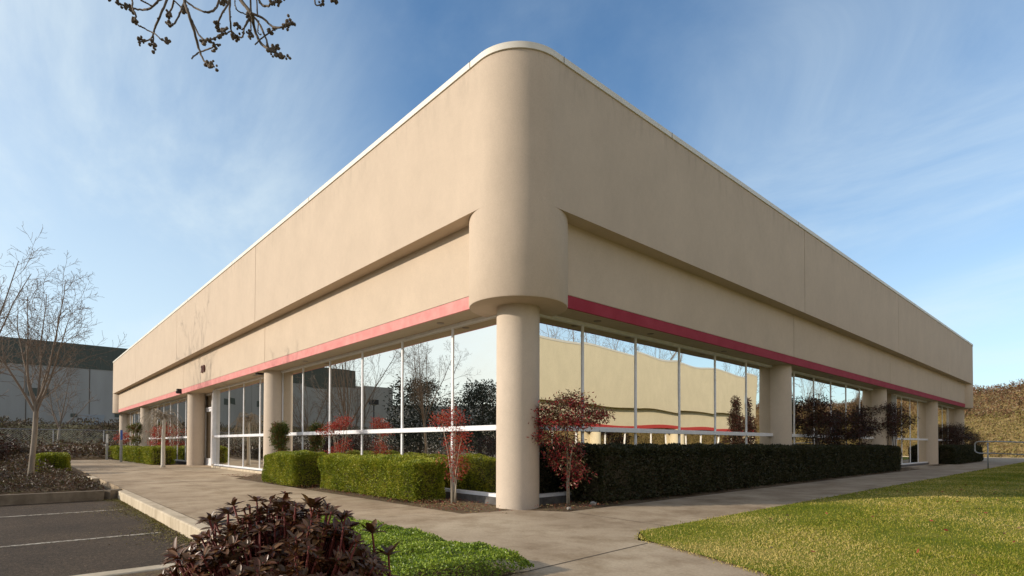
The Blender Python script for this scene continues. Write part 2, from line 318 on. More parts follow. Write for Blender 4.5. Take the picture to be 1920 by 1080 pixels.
# ------------------------------------------------------------------ the office building
R, H1, H2, H3, H4, HT, DD, GG, CC, RC = .77, 6.607, 4.412, 3.0825, 3.278, 6.695, .28, .80, .735, .333
LL, LR = 42.7, 36.2
def rrect(x0, x1, y0, y1, r, n=20):
    pts = []
    for cx, cy, a0 in ((x1-r, y0+r, -90), (x1-r, y1-r, 0), (x0+r, y1-r, 90), (x0+r, y0+r, 180)):
        for k in range(n+1):
            a = RAD(a0+90*k/n); pts.append((cx+r*cos(a), cy+r*sin(a)))
    return pts
def split_wall(mb, jm, x0, x1, y0, y1, r, z0, z1, jy, jx, gap=.024, dep=.03):
    """outer wall surface with real vertical joints on the two street sides"""
    o = rrect(x0, x1, y0, y1, r)
    n = 21
    arcs = [o[i*n:(i+1)*n] for i in range(4)]
    # south side (y0) from x0+r to x1-r, joints at jx; east side (x1) joints at jy
    def side(p, q, cuts, ax):
        cs = [p[ax]]+[v for c in sorted(cuts) for v in (c-gap/2, c+gap/2)]+[q[ax]]
        for i in range(0, len(cs), 2):
            a, b = list(p), list(p); a[ax] = cs[i]; b[ax] = cs[i+1]; mb.strip([a, b], z0, z1)
        for c in cuts:
            for sgn in (-1, 1):
                a = list(p); a[ax] = c+sgn*gap/2; b = list(a); b[1-ax] += dep if ax == 0 else -dep
                mb.strip([a, b] if sgn < 0 else [b, a], z0, z1)
            a = list(p); a[ax] = c-gap/2; a[1-ax] += dep if ax == 0 else -dep; b = list(a); b[ax] = c+gap/2
            jm.strip([a, b], z0, z1)
    side((x0+r, y0), (x1-r, y0), jx, 0); side((x1, y0+r), (x1, y1-r), jy, 1)
    for i in range(4): mb.strip(arcs[i], z0, z1)
    mb.strip([arcs[1][-1], arcs[2][0]], z0, z1); mb.strip([arcs[2][-1], arcs[3][0]], z0, z1)
    return o
bld = empty('office_building', (-.73, .73, 0), 'cream stucco single storey office building with rounded corner, red band and mirrored windows', 'building')
def B(mb, name, mat, smooth=None, label=None, parent=None):
    o = mb.build(name, mat)
    if smooth: autosmooth(o, smooth)
    p = parent or bld
    o.parent = p
    if parent is None: o.matrix_parent_inverse = Matrix.Translation(-Vector((-.73, .73, 0)))
    if label: o['label'] = label
    return o
jx = [-10.98, -21.3, -32.1]; jy = [10.35, 19.6, 28.6]
up_, jn = MB(), MB()
outl = split_wall(up_, jn, -LL, 0, 0, LR, R, H2, H1, jy, jx)
inset = rrect(-LL+DD+.02, -DD-.02, DD+.02, LR-DD-.02, R-.2)
up_.ring(outl, inset, H2, True)
B(up_, 'upper_wall', STUC, 30)
lo_ = MB()
lower = rrect(-LL+DD, -DD, DD, LR-DD, .02)
split_wall(lo_, jn, -LL+DD, -DD, DD, LR-DD, .02, H4+.012, H2+.01, [y for y in jy], [x for x in jx])
lo_.strip(rrect(-LL+DD+.012, -DD-.012, DD+.012, LR-DD-.012, .02), H4-.005, H4+.02, True)
B(lo_, 'lower_wall', STUCL, 30)
for k in range(len(jn.f)): B(MB().add([jn.v[i] for i in jn.f[k]], [(0, 1, 2, 3)]), 'wall_joint', DARKJ)
for (cx, cy) in ((-R, R), (-LL+R, R), (-R, LR-R), (-LL+R, LR-R)):
    B(MB().cyl(cx, cy, R-.001, H3-.035, H2+.03, 96, .03), 'corner_drum', STUC, 40)
bo = rrect(-LL+DD-.008, -DD+.008, DD-.008, LR-DD+.008, .02); bi = rrect(-LL+DD+.03, -DD-.03, DD+.03, LR-DD-.03, .02)
e2 = LL-DD+.008; e3 = LR-DD+.008
ba = MB().box(-e2, -DD+.008, DD-.008, DD+.03, H3, H4); B(ba, 'red_band', REDLIT, label='red band on the sunny side, sunlight painted in as pink')
bb_ = MB().box(-DD-.03, -DD+.009, DD+.031, e3, H3, H4); B(bb_, 'red_band', RED, label='red band on the shaded side, shade painted in as deep red')
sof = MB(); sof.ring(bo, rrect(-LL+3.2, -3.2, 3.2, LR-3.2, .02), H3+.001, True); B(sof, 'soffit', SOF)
cp = MB(); co = rrect(-LL-.022, .022, -.022, LR+.022, R+.022); ci = rrect(-LL+.3, -.3, .3, LR-.3, R-.3)
cp.strip(co, H1-.005, HT, True); cp.ring(co, ci, HT); cp.strip(ci, H1-.3, HT, True); cp.ring(co, outl, H1-.005, True)
B(cp, 'coping', COPE, 30)
for x in (-1.0, -7.1, -13.2, -19.3, -25.4, -31.5, -37.6): B(MB().box(x-.005, x+.005, -.0255, -.0215, H1-.006, HT+.002), 'coping_joint', DARKJ)
for y in (.95, 3.9, 9.9, 16, 22, 28, 34): B(MB().box(.0215, .0255, y-.005, y+.005, H1-.006, HT+.002), 'coping_joint', DARKJ)
B(MB().prism(rrect(-LL+.25, -.25, .25, LR-.25, R-.25), H1-.5, H1-.32), 'roof', ROOF)
colx = [-11.35, -21.1, -33.1, -LL+CC]; coly = [10.45, 19.6, 28.5, LR-CC]
for x, y in [(-CC, CC)]+[(x, CC) for x in colx]+[(-CC, y) for y in coly]:
    B(MB().cyl(x, y, RC, -.1, H3+.002, 64), 'column', COLM, 40)
# --- glazing
FW, FD = .055, .10
def pane_mesh(u0, u1, z0, z1, seed):
    """gently bowed sheet, u across, z up, offset w out"""
    r = random.Random(seed); n, m = 10, 14
    a = [r.uniform(-1, 1) for _ in range(6)]; vs = []; fs = []
    for j in range(m+1):
        for i in range(n+1):
            s, t = i/n, j/m
            w = (.0023 if z0 > 1 else .0010)*(sin(pi*s)*(1.3+a[0])+a[1]*sin(2*pi*s+a[2])*.5+a[3]*sin(pi*t*2+a[4]*2)*.7+a[5]*sin(pi*(s+t*1.4)*1.3)*.5)
            vs.append((u0+(u1-u0)*s, w, z0+(z1-z0)*t))
    for j in range(m):
        for i in range(n):
            b = j*(n+1)+i; fs.append((b, b+1, b+n+2, b+n+1))
    return vs, fs
def bay(us, axis, off, z0=.09, z1=None, rail=1.215, jamb=(False, False), seed=0):
    z1 = z1 or H3-.0
    f = MB()
    def bx(u0, u1, w0, w1, a, b):
        if axis == 'x': f.box(u0, u1, off+w0, off+w1, a, b)
        else: f.box(off-w1, off-w0, u0, u1, a, b)
    ua, ub = us[0], us[-1]
    bx(ua, ub, -.05, .05, z1-.05, z1); bx(ua, ub, -.05, .05, z0, z0+.05)
    bx(ua, ub, -.06, .05, rail-.042, rail+.042)
    for i, u in enumerate(us):
        w = .10 if (i == 0 and jamb[0]) or (i == len(us)-1 and jamb[1]) else .048
        d0 = -.12 if w > .05 else -.006
        bx(u-w/2 if 0 < i else u, u+w/2 if i < len(us)-1 else u+w*.5, d0, .05, z0+.05, rail-.042); bx(u-w/2 if 0 < i else u, u+w/2 if i < len(us)-1 else u+w*.5, d0, .05, rail+.042, z1-.05)
    fr = B(f, 'window', ALU)
    for i in range(len(us)-1):
        for (a, b) in ((z0+.04, rail-.02), (rail+.02, z1-.04)):
            seed += 1; vs, fs = pane_mesh(us[i]+.004, us[i+1]-.004, a, b, seed)
            g = MB()
            if axis == 'x': g.add([(u, off-w+.01, z) for u, w, z in vs], fs)
            else: g.add([(off+w-.01, u, z) for u, w, z in vs], fs)
            o = g.build('pane', GLASS, fr, True)
    return fr
bay([-11.0, -9.46, -7.73, -6.0, -4.27, -2.54, -.81], 'x', GG, seed=10)
bay([-18.25, -16.45, -14.72, -13.0, -11.6], 'x', GG, seed=40, jamb=(True, False))
bay([-33.4, -31.9, -30.2, -28.5, -26.8, -25.1, -23.4, -21.1], 'x', GG, seed=60)
bay([-41.7, -40.0, -38.2, -36.5, -34.9, -34.0], 'x', GG, seed=80)
bay([.81, 2.35, 3.93, 5.52, 7.08, 8.68, 10.2], 'y', -GG, seed=100)
bay([10.7, 11.75, 13.3, 14.8, 16.3, 17.8, 19.3], 'y', -GG, seed=130)
bay([22.2, 23.6, 25.05, 26.5, 28.2], 'y', -GG, seed=160, jamb=(True, False))
bay([28.8, 30.5, 31.9, 33.4, 35.2], 'y', -GG, seed=190)
sill = MB(); sill.box(-18.3, -.86, GG-.09, GG+.1, -.1, .088); sill.box(-41.7, -21.1, GG-.09, GG+.1, -.1, .088)
sill.box(-GG-.1, -GG+.09, .86, 19.3, -.1, .088); sill.box(-GG-.1, -GG+.09, 22.2, 35.3, -.1, .088)
B(sill, 'window_sill', SILLM)
B(MB().box(-18.32, -12.2, GG-.13, GG-.092, -.1, .07), 'window_sill', KERB)
# door recesses
def recess(axis, u0, u1, dep, dl, dr):
    q = MB()
    def bx(mb, a, b, w0, w1, z0, z1):
        if axis == 'x': mb.box(a, b, w0, w1, z0, z1)
        else: mb.box(-w1, -w0, a, b, z0, z1)
    bx(q, u0-.1, u0, GG+.05, dep, 0, H3); bx(q, u1, u1+.1, GG+.06, dep, 0, H3)
    bx(q, u0-.1, u1+.1, dep+.06, dep+.1, 0, H3)
    B(q, 'recess_wall', STUCL)
    f = MB(); w = .06
    bx(f, dl, dl+w, dep-.05, dep+.05, 0, H3-.01); bx(f, dr-w, dr, dep-.05, dep+.05, 0, H3-.01)
    for z in (0, 2.42, H3-.07): bx(f, dl+w, dr-w, dep-.05, dep+.05, z, z+.06)
    d = B(f, 'door', ALU)
    l = MB(); a, b = dl+w+.005, dr-w-.005
    bx(l, a, a+.11, dep-.03, dep+.02, .065, 2.41); bx(l, b-.11, b, dep-.03, dep+.02, .065, 2.41)
    bx(l, a+.11, b-.11, dep-.03, dep+.02, .065, .30); bx(l, a+.11, b-.11, dep-.03, dep+.02, 2.30, 2.41)
    B(l, 'door_leaf', ALU, parent=d)
    gl = MB(); bx(gl, a+.1, b-.1, dep-.003, dep+.003, .29, 2.31); bx(gl, dl+w, dr-w, dep-.003, dep+.003, 2.48, H3-.07); B(gl, 'door_glass', GLASS, parent=d)
    h = MB()
    def P3(u, w_, z): return (u, w_, z) if axis == 'x' else (-w_, u, z)
    uu = a+.055
    h.tube([P3(uu, dep-.03, .85), P3(uu, dep-.09, .85), P3(uu, dep-.09, 1.25), P3(uu, dep-.03, 1.25)], .012, 8)
    B(h, 'handle', ALU, parent=d)
recess('x', -21.6, -18.3, 1.12, -21.3, -19.98)
recess('y', 19.9, 22.15, 1.3, 20.3, 21.9)
# number, lights
nb = MB(); y0, y1 = DD-.07, DD-.005; x = -18.1; z = 3.62
nb.prism([(0, 0)]*0 or [(x-.03, y0), (x+.05, y0), (x+.05, y1), (x-.03, y1)], z+.05, z+.36)
nb.prism([(x-.12, y0), (x+.13, y0), (x+.13, y1), (x-.12, y1)], z, z+.05)
nb.add([(x-.03, y0, z+.36), (x-.12, y0, z+.29), (x-.12, y0, z+.25), (x-.03, y0, z+.30), (x-.03, y1, z+.36), (x-.12, y1, z+.29), (x-.12, y1, z+.25), (x-.03, y1, z+.30)],
       [(0, 1, 2, 3), (7, 6, 5, 4), (0, 4, 5, 1), (1, 5, 6, 2), (2, 6, 7, 3)])
zx = x+.38; n = 28; vs = []
for k in range(n):
    a = 2*pi*k/n
    for rx, rz in ((.15, .18), (.085, .115)):
        for yy in (y0, y1): vs.append((zx+rx*cos(a), yy, z+.18+rz*sin(a)))
fs = []
for k in range(n):
    a, b = k*4, ((k+1) % n)*4
    fs += [(a, b, b+2, a+2), (a+1, a+3, b+3, b+1), (a, a+1, b+1, b), (a+2, b+2, b+3, a+3)]
nb.add(vs, fs); nb.v = [(-17.9+(a+17.9)*.72, DD-.005+(b_-DD+.005)*.8, 3.78+(c-3.78)*.75) for a, b_, c in nb.v]; B(nb, 'house_number', NUMB, label='brown raised numerals 10')
sl = MB(); sl.box(-21.85, -21.65, DD-.16, DD-.01, 3.10, 3.30); sl.box(-21.82, -21.68, DD-.19, DD-.16, 3.11, 3.2); B(sl, 'security_light', BLACK)
for (x, y) in ((-2.53, .53), (-8.6, .53), (-.55, 2.44), (-.55, 4.05), (-.55, 7.0), (-12.6, .52), (-16, .53), (-.55, 14)):
    B(MB().cyl(x, y, .065, H3-.008, H3+.03, 20), 'recessed_light', M('lamp_trim', (.22, .18, .14), .6) if 'lamp_trim' not in bpy.data.materials else bpy.data.materials['lamp_trim'])
B(MB().box(-12.05, -11.83, .36, .56, H3-.05, H3-.001), 'sensor_box', BLACK)

# ------------------------------------------------------------------ ground, paving
def struct(mb, name, mat, smooth=None):
    o = mb.build(name, mat); o['kind'] = 'structure'
    if smooth: autosmooth(o, smooth)
    return o
def poly(pts, z): return MB().add([(a, b, z) for a, b in pts], [tuple(range(len(pts)))])
def gz(x, y):
    z = -.22
    if x < -47: z += min(1, (-47-x)/14)**.8*2.9
    if x > 8.5: z -= min(1, (x-8.5)/4)*1.0
    if x > 60: z += (x-60)*.12
    if y < -60: z += min(10, (-60-y)*.08)
    return z
g = MB(); xs = [-900, -500, -300, -200, -140, -100, -80, -70]+list(np.arange(-64, -44, 1.0))+[-40, -30, -20, -10, 0, 8.4]+list(np.arange(9, 13.1, .5))+[20, 30, 45, 60, 80, 120, 200, 400, 900]
ys = [-900, -400, -200, -120, -80, -60, -40, -30, -20, -10, -5, 0, 5, 10, 20, 30, 40, 52, 60, 90, 150, 300, 900]
for y in ys:
    for x in xs: g.v.append((x, y, gz(x, y)))
nx = len(xs)
for j in range(len(ys)-1):
    for i in range(nx-1): g.f.append((j*nx+i, j*nx+i+1, (j+1)*nx+i+1, (j+1)*nx+i))
struct(g, 'ground', GRND, 60)
# walks as one slab with real thickness
walk = MB()
walk.prism([(-33, -3.36), (.3, -3.36), (-1.15, -2.25), (2.5, -2.25), (2.5, -6.0), (9.5, -6.0), (9.5, -.95), (2.25, -.42), (1.98, 0), (1.98, 50), (-6, 50), (-6, 37.2), (.28, 37.2), (.28, .75), (-.35, .35), (-.5, -.5), (-10.5, -.62), (-12.3, .66), (-22.0, .66), (-22.0, -.5), (-33, -1.0)], -.2, 0)
struct(walk, 'sidewalk', CONC)
entry = MB(); entry.box(-21.5, -18.4, .665, 1.2, -.15, .004); entry.box(-2.0, .0, 19.9, 22.1, -.15, .004); entry.box(-.85, .275, 22.11, 28.9, -.2, .003); struct(entry, 'entrance_slab', CONC)
kb = MB()
def kerbrun(pts, w=.15, z0=-.2, z1=.006):
    for (a, b) in zip(pts[:-1], pts[1:]):
        a, b = Vector((*a, 0)), Vector((*b, 0)); L = (b-a).length; n = max(1, round(L/3.05)); t = (b-a)/L; s = Vector((-t.y, t.x, 0))*w
        for i in range(n):
            p = a+t*(L*i/n+.004); q = a+t*(L*(i+1)/n-.004)
            e = .018
            prof = [(0, z0), (0, z1-e), (e*.35, z1-e*.3), (e, z1), (1, z1), (1, z0)]
            vs = []
            for c in (p, q):
                for (k, z) in prof: vs.append(tuple(c+s.normalized()*(k if k < .5 else w)+Vector((0, 0, z))))
            m = len(prof); kb.add(vs, [tuple(range(m)), tuple(range(2*m-1, m-1, -1))]+[(i2, m+i2, m+(i2+1) % m, (i2+1) % m) for i2 in range(m)])
kerbrun([(-7.95, -3.52), (.32, -3.52)]); kerbrun([(-12.7, -3.52), (-14.1, -3.52)][::-1])
kerbrun([(.33, -3.53), (.62, -4.0), (.62, -9)][::-1])
struct(kb, 'kerb', KERB); kb = MB()
kerbrun([(-7.75, -9), (-7.75, -3.75), (-7.95, -3.53)][::-1], z1=.03); kerbrun([(-12.6, -3.55), (-12.6, -9)][::-1], z1=.03)
kerbrun([(-14.2, -9), (-14.2, -3.6)][::-1], z1=.03)
struct(kb, 'island_kerb', KERBD); kb = MB()
kerbrun([(-30, 54), (20, 54)], z0=-.3, z1=-.05); struct(kb, 'back_kerb', KERB)
lot = poly([(-14.3, -60), (.5, -60), (.5, -3.4), (-14.3, -3.4)], -.15); struct(lot, 'parking_lot', ASPH)
struct(poly([(-45, -60), (-14.3, -60), (-14.3, -9), (-45, -9)], -.152), 'access_lane', ASPH)
struct(poly([(-30, 45), (30, 45), (30, 54), (-30, 54)], -.18), 'back_road', ASPH)
struct(poly([(9.6, -40), (15.5, -40), (15.5, 44), (12.6, 44)], -1.17), 'side_road', ASPH)
pl = MB()
for x in (-5.55, -2.42): pl.box(x-.035, x+.035, -9, -3.68, -.149, -.146)
for x in (-10.0,): pl.box(x-.04, x+.04, -22, -14, -.149, -.146)
struct(pl, 'parking_lines', PAINT)
jt = MB()
def joint(a, b, w=.011, z=.002):
    a, b = Vector((*a, z)), Vector((*b, z)); t = (b-a).normalized(); n = Vector((-t.y, t.x, 0))*w/2; jt.add([a-n, b-n, b+n, a+n], [(0, 1, 2, 3)])
for i, x in enumerate((-1.7, -4.75, -7.8, -10.85, -13.9, -17, -20, -23, -26, -29)): joint((x, -3.36), (x, -.58 if x > -11 else .66), .012)
joint((-32, -1.95), (-1.2, -1.95), .006)
joint((2.5, -2.25), (2.42, -.5), .018); joint((.3, .75), (1.98, .62), .014); joint((-1.15, -2.25), (-.55, -.5), .01); joint((-32, -3.35), (-1.0, -3.35), .008)
for y in (3.7, 6.7, 9.7, 12.8, 15.8, 19, 22, 25, 28, 31): joint((.28, y), (1.98, y), .013)
struct(jt, 'sidewalk_joints', M('joint_dirt', (.13, .10, .065), .95))
# beds
def bedz(name, pts, z0, amp, mat=SOIL, n=28):
    P = np.array(pts); x0, y0 = P.min(0); x1, y1 = P.max(0)
    b = MB(); nx_ = max(4, int((x1-x0)/.12)); ny_ = max(4, int((y1-y0)/.12)); nx_ = min(nx_, 260); ny_ = min(ny_, 260)
    for j in range(ny_+1):
        for i in range(nx_+1):
            s, t = i/nx_, j/ny_; x, y = x0+(x1-x0)*s, y0+(y1-y0)*t
            e = min(1, min(s*(x1-x0), (1-s)*(x1-x0), t*(y1-y0), (1-t)*(y1-y0))/.3)
            b.v.append((x, y, z0+e*amp*(.6+.3*sin(x*3.1+y)+.3*sin(y*5.3-x*2)+random.uniform(-.1, .1))))
    for j in range(ny_):
        for i in range(nx_):
            k = j*(nx_+1)+i; b.f.append((k, k+1, k+nx_+2, k+nx_+1))
    o = b.build(name, mat, None, True); o['kind'] = 'structure'; return o
bedz('planting_bed', [(-12.4, -.62), (-.35, .72)], -.03, .04)
bedz('planting_bed', [(-.72, .55), (.28, 36)], -.03, .05)
bedz('planting_bed', [(-42.6, -1.0), (-22.0, .7)], -.03, .05)
bedz('planting_bed', [(.64, -6.5), (2.47, -2.28)], .0, .06)
bedz('planting_bed', [(-12.45, -9), (-7.9, -3.66)], .0, .06)
bedz('planting_bed', [(-33, -9), (-14.35, -3.4)], .0, .07)
bedz('planting_bed', [(-46.5, -25), (-33.1, 30)], .0, .14)
lawn = MB(); LX = [2.0, 2.4, 3, 4, 6, 8.4, 9.5, 12.5]; 
def lawn_z(x, y):
    z = .015+.05*min(1, max(0, (x-2)/1.2))*min(1, max(0, (y+.9)/1.5))
    if x > 8.5: z -= min(1, (x-8.5)/4)*1.15
    return z
def lawn_edge(x): return -.40-.5*(x-2.25)*.75 if x > 2.25 else -.40+(2.25-x)*1.5
LY = list(np.linspace(0, 1, 30))
for s in LY:
    for x in LX:
        y0 = lawn_edge(x); y = y0+(44-y0)*s**2; lawn.v.append((x, y, lawn_z(x, y)))
for j in range(29):
    for i in range(len(LX)-1):
        k = j*len(LX)+i; lawn.f.append((k, k+1, k+len(LX)+1, k+len(LX)))
struct(lawn, 'lawn', LAWN, 60)
# blades
n = 300000; d = 3.6+(38-3.6)*rng.random(n)**2.0
th = rng.uniform(-.15, .96, n)
gx = CAMP.x+d*(fw.x+rt.x*th); gy = CAMP.y+d*(fw.y+rt.y*th)
ok = (gx > 1.99+.035*rng.normal(size=n)) & (gx < 9) & (gy > np.where(gx > 2.25, -.40-.375*(gx-2.25), -.4+(2.25-gx)*1.5)+.05*rng.normal(size=n)) & (gy < 44)
gx, gy, d = gx[ok], gy[ok], d[ok]; n = len(gx)
gzv = .01+.05*np.clip((gx-2)/1.2, 0, 1)*np.clip((gy+.9)/1.5, 0, 1)
P = np.stack([gx, gy, gzv], 1); h = rng.uniform(.010, .027, n)*(1+.03*d); D = rdir(n, .6, 1.3); side = unit(np.cross(D, rdir(n)))
w = (.0014+.0006*d)[:, None]
V = np.empty((n, 3, 3)); V[:, 0] = P-side*w; V[:, 1] = P+side*w; V[:, 2] = P+D*h[:, None]
tag(npmesh('grass', V.reshape(-1, 3), 3, GRASS), 'short sunlit grass of the lawn beside the walk', 'grass', kind='stuff')

# ------------------------------------------------------------------ vegetation builders
def hedge(name, x0, x1, y0, y1, h, mat, dens, leaf, label, group, rr=.16, rz=0, z0=0):
    cx, cy = (x0+x1)/2, (y0+y1)/2; e = empty(name, (cx, cy, z0), label, 'hedge', group, rz)
    hx, hy = (x1-x0)/2, (y1-y0)/2
    faces = [(2*hy*h, 0, -1), (2*hy*h, 0, 1), (2*hx*h, 1, -1), (2*hx*h, 1, 1), (4*hx*hy, 2, 1)]
    A = sum(f[0] for f in faces); n = int(A*dens); P = []
    for (a, ax, sg) in faces:
        k = int(n*a/A); p = np.stack([rng.uniform(-hx, hx, k), rng.uniform(-hy, hy, k), rng.uniform(.02, h, k)], 1)
        if ax == 2: p[:, 2] = h
        else: p[:, ax] = sg*(hx if ax == 0 else hy)
        P.append(p)
    P = np.concatenate(P); P = np.concatenate([P, P*np.array([1, 1, 1])]); n = len(P); dp = np.concatenate([np.zeros(n//2), rng.uniform(.03, .11, n//2)])
    lump = .022*np.sin(P[:, 0]*5.1+P[:, 2]*4)+.02*np.sin(P[:, 1]*6.3-P[:, 0]*3.3+P[:, 2]*7)+.012*np.sin(P[:, 0]*17)+.012*np.sin(P[:, 1]*15+P[:, 2]*13)
    inner = np.stack([np.clip(P[:, 0], -hx+rr, hx-rr), np.clip(P[:, 1], -hy+rr, hy-rr), np.minimum(P[:, 2], h-rr)], 1)
    dv = P-inner; nrm = unit(dv); Q = inner+nrm*(rr+lump[:, None]-rng.exponential(.018, n)[:, None]-dp[:, None])
    tp = .05*(1-np.clip(P[:, 2]/h, 0, 1)); Q[:, 0] -= np.sign(nrm[:, 0])*np.abs(nrm[:, 0])*tp; Q[:, 1] -= nrm[:, 1]*tp
    D = unit(nrm*1.0+rng.normal(size=(n, 3))*.75+np.array([0, 0, .35]))
    V = leafV(Q, D, rng.uniform(.6, 1.3, n)*leaf, rng.uniform(.4, .7, n)*leaf)
    npmesh('foliage', V, 4, mat, e)
    c = MB(); cr = rrect(-hx+.13, hx-.13, -hy+.13, hy-.13, rr*.6, 4); c.prism(cr, .05, h-.12); c.build('branches', HCORE, e)  # solid dark twig-brown core, stands in for the shade inside the hedge
    return e
G1 = 'clipped green box hedges along the sunny side'
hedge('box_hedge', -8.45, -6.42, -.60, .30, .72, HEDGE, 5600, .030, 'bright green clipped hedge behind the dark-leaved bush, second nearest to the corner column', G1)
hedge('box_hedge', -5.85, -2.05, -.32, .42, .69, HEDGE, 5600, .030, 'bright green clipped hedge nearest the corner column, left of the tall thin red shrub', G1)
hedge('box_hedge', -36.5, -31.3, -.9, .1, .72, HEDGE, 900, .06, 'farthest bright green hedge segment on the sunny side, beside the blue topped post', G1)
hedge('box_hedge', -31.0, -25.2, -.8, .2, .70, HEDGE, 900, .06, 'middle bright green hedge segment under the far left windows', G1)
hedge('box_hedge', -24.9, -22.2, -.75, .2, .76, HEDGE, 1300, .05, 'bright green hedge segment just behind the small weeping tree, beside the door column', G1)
hedge('rounded_shrub', -16.95, -16.05, -4.6, -3.75, .62, HEDGE, 3500, .04, 'round clipped green shrub in the parking island with one sunlit side', None, .27)
G2 = 'dark clipped hedges along the shaded side'
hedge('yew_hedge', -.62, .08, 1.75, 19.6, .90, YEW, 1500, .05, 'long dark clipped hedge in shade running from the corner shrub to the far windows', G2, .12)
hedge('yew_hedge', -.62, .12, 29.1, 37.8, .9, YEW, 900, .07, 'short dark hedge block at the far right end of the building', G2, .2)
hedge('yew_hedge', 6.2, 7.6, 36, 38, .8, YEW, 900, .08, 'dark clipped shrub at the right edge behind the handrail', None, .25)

def canes(mb, base, tops, r0, n=6, seg=5):
    for t in tops:
        b = Vector(base)+Vector((random.uniform(-1, 1), random.uniform(-1, 1), 0))*r0*3.5; t = Vector(t); pts = []
        for i in range(seg+1):
            s = i/seg; p = b.lerp(t, s**1.6); p += Vector((random.gauss(0, 1), random.gauss(0, 1), 0))*.012*s; p.z = b.z+(t.z-b.z)*s**.9; pts.append(p)
        mb.tube(pts, [r0*(1-.65*i/seg) for i in range(seg+1)], n)
def spray_leaves(C, rad, per, L, Wd, flat=.45):
    """C: cluster centres (n,3); compound sprays of leaflets round each"""
    n = len(C); P = np.repeat(C, per, 0); m = len(P); off = rdir(m, flat, .05)*(rng.random(m)**.5*np.repeat(rad, per))[:, None]
    P = P+off; D = unit(off+rng.normal(size=(m, 3))*.05*1.2+np.array([0, 0, -.03])); return leafV(P, D, rng.uniform(.7, 1.3, m)*L, rng.uniform(.8, 1.2, m)*Wd, rdir(m, 1, 1.2))
RT = np.array([rt.x, rt.y, 0])/math.hypot(rt.x, rt.y); FWD = np.array([fw.x, fw.y, 0])/math.hypot(fw.x, fw.y)
def nandina(name, base, blobs, mat, nclu, per, L, Wd, label, group, ncane=6, cr=.012, cane_mat=None, deep=.75, cat='shrub', srad=.13):
    """blobs: (side offset, height, half width, half height, weight) seen along the view, given real depth"""
    e = empty(name, (base[0], base[1], 0), label, cat, group)
    w = np.array([b[4] for b in blobs], float); w /= w.sum(); C = []
    for b, k in zip(blobs, (w*nclu).astype(int)):
        q = rng.normal(size=(k, 3)); q = unit(q)*(rng.random(k)**.4)[:, None]
        C.append(RT*(b[0]+q[:, :1]*b[2])+FWD*(q[:, 1:2]*b[2]*deep)+np.array([0, 0, 1])*(b[1]+q[:, 2:3]*b[3]))
    C = np.concatenate(C)
    npmesh('foliage', spray_leaves(C, np.full(len(C), srad), per, L, Wd), 4, mat, e)
    mb = MB(); idx = rng.choice(len(C), min(len(C), ncane), replace=False)
    canes(mb, (0, 0, 0), [C[i] for i in idx], cr)
    nf0 = len(mb.f)
    for i in rng.choice(len(C), min(len(C), ncane*6), replace=False):
        p = Vector(C[i]); q = p*.72; q.z = p.z-.12; mb.tube([q, p], [.003, .002], 4)
    o = mb.build('stems', [cane_mat or BARK, BARKM], e, True); o.data.polygons.foreach_set('material_index', [0]*nf0+[1]*(len(mb.f)-nf0)); return e
G3 = 'red nandina shrubs along the windows'
nandina('nandina_shrub', (-.12, 1.22), [(.05, 1.60, .28, .14, 1.4), (-.30, 1.45, .22, .13, .9), (.40, 1.38, .25, .13, 1.0), (.0, 1.30, .40, .16, 2.0), (-.36, 1.05, .26, .14, 1.3), (-.42, 1.28, .16, .10, .6), (-.05, .95, .25, .12, .8), (-.1, .74, .3, .14, 1.0), (.08, .52, .24, .1, .6), (-.02, .35, .1, .05, .1)],
        NMIX, 330, 26, .052, .018, 'large bushy dark red shrub with pale trunk right of the corner column', G3, 4, .014)
nandina('nandina_shrub', (-1.5, .08), [(-.15, 1.33, .20, .10, 1.3), (.03, 1.35, .12, .14, .8), (.05, 1.08, .18, .13, 1.2), (.08, .85, .16, .13, 1.1), (.05, .66, .15, .08, .8), (-.18, .72, .06, .08, .1), (.04, .48, .13, .09, .5)],
        NRED, 84, 26, .042, .015, 'tall thin red shrub with bare white stems left of the corner column', G3, 9, .010)
nandina('nandina_shrub', (-6.08, .30), [(-.05, 1.33, .30, .11, 2.0), (.15, 1.47, .18, .10, 1.0), (-.25, 1.22, .22, .05, .8), (.12, .95, .22, .14, .7), (.0, .78, .28, .09, 1.0)],
        NRED, 95, 26, .042, .015, 'bright red shrub rising in the gap between the two near hedges', G3, 6, .010, srad=.12)
nandina('nandina_shrub', (-24.2, .2), [(-.1, 1.45, .75, .30, 2), (0, .95, .8, .16, 1)], NRED, 90, 24, .09, .03, 'bright red shrub behind the small weeping tree', G3, 5, .012, srad=.2)
nandina('nandina_shrub', (-37.6, .2), [(0, 1.3, .5, .4, 2)], NRED, 40, 20, .1, .035, 'dull red shrub beyond the blue topped post at the far left end', G3, 4, .012, srad=.2)
nandina('topiary_shrub', (-9.75, .30), [(0, 1.33, .21, .19, 3), (-.02, 1.05, .21, .22, 2.2), (.02, .8, .18, .1, .5)], NGRN, 220, 30, .045, .026, 'dark green clipped shrub with bare lower stems above the left end of a near hedge', 'clipped standard shrubs', 8, .012, srad=.09)
nandina('topiary_shrub', (-33.2, .2), [(0, 1.85, .42, .3, 2), (0, 1.15, .38, .3, .7)], NGRN, 100, 30, .08, .045, 'round topped green and red shrub before the farthest windows', 'clipped standard shrubs', 6, .015, srad=.15)
G4 = 'dark shrubs along the shaded windows'
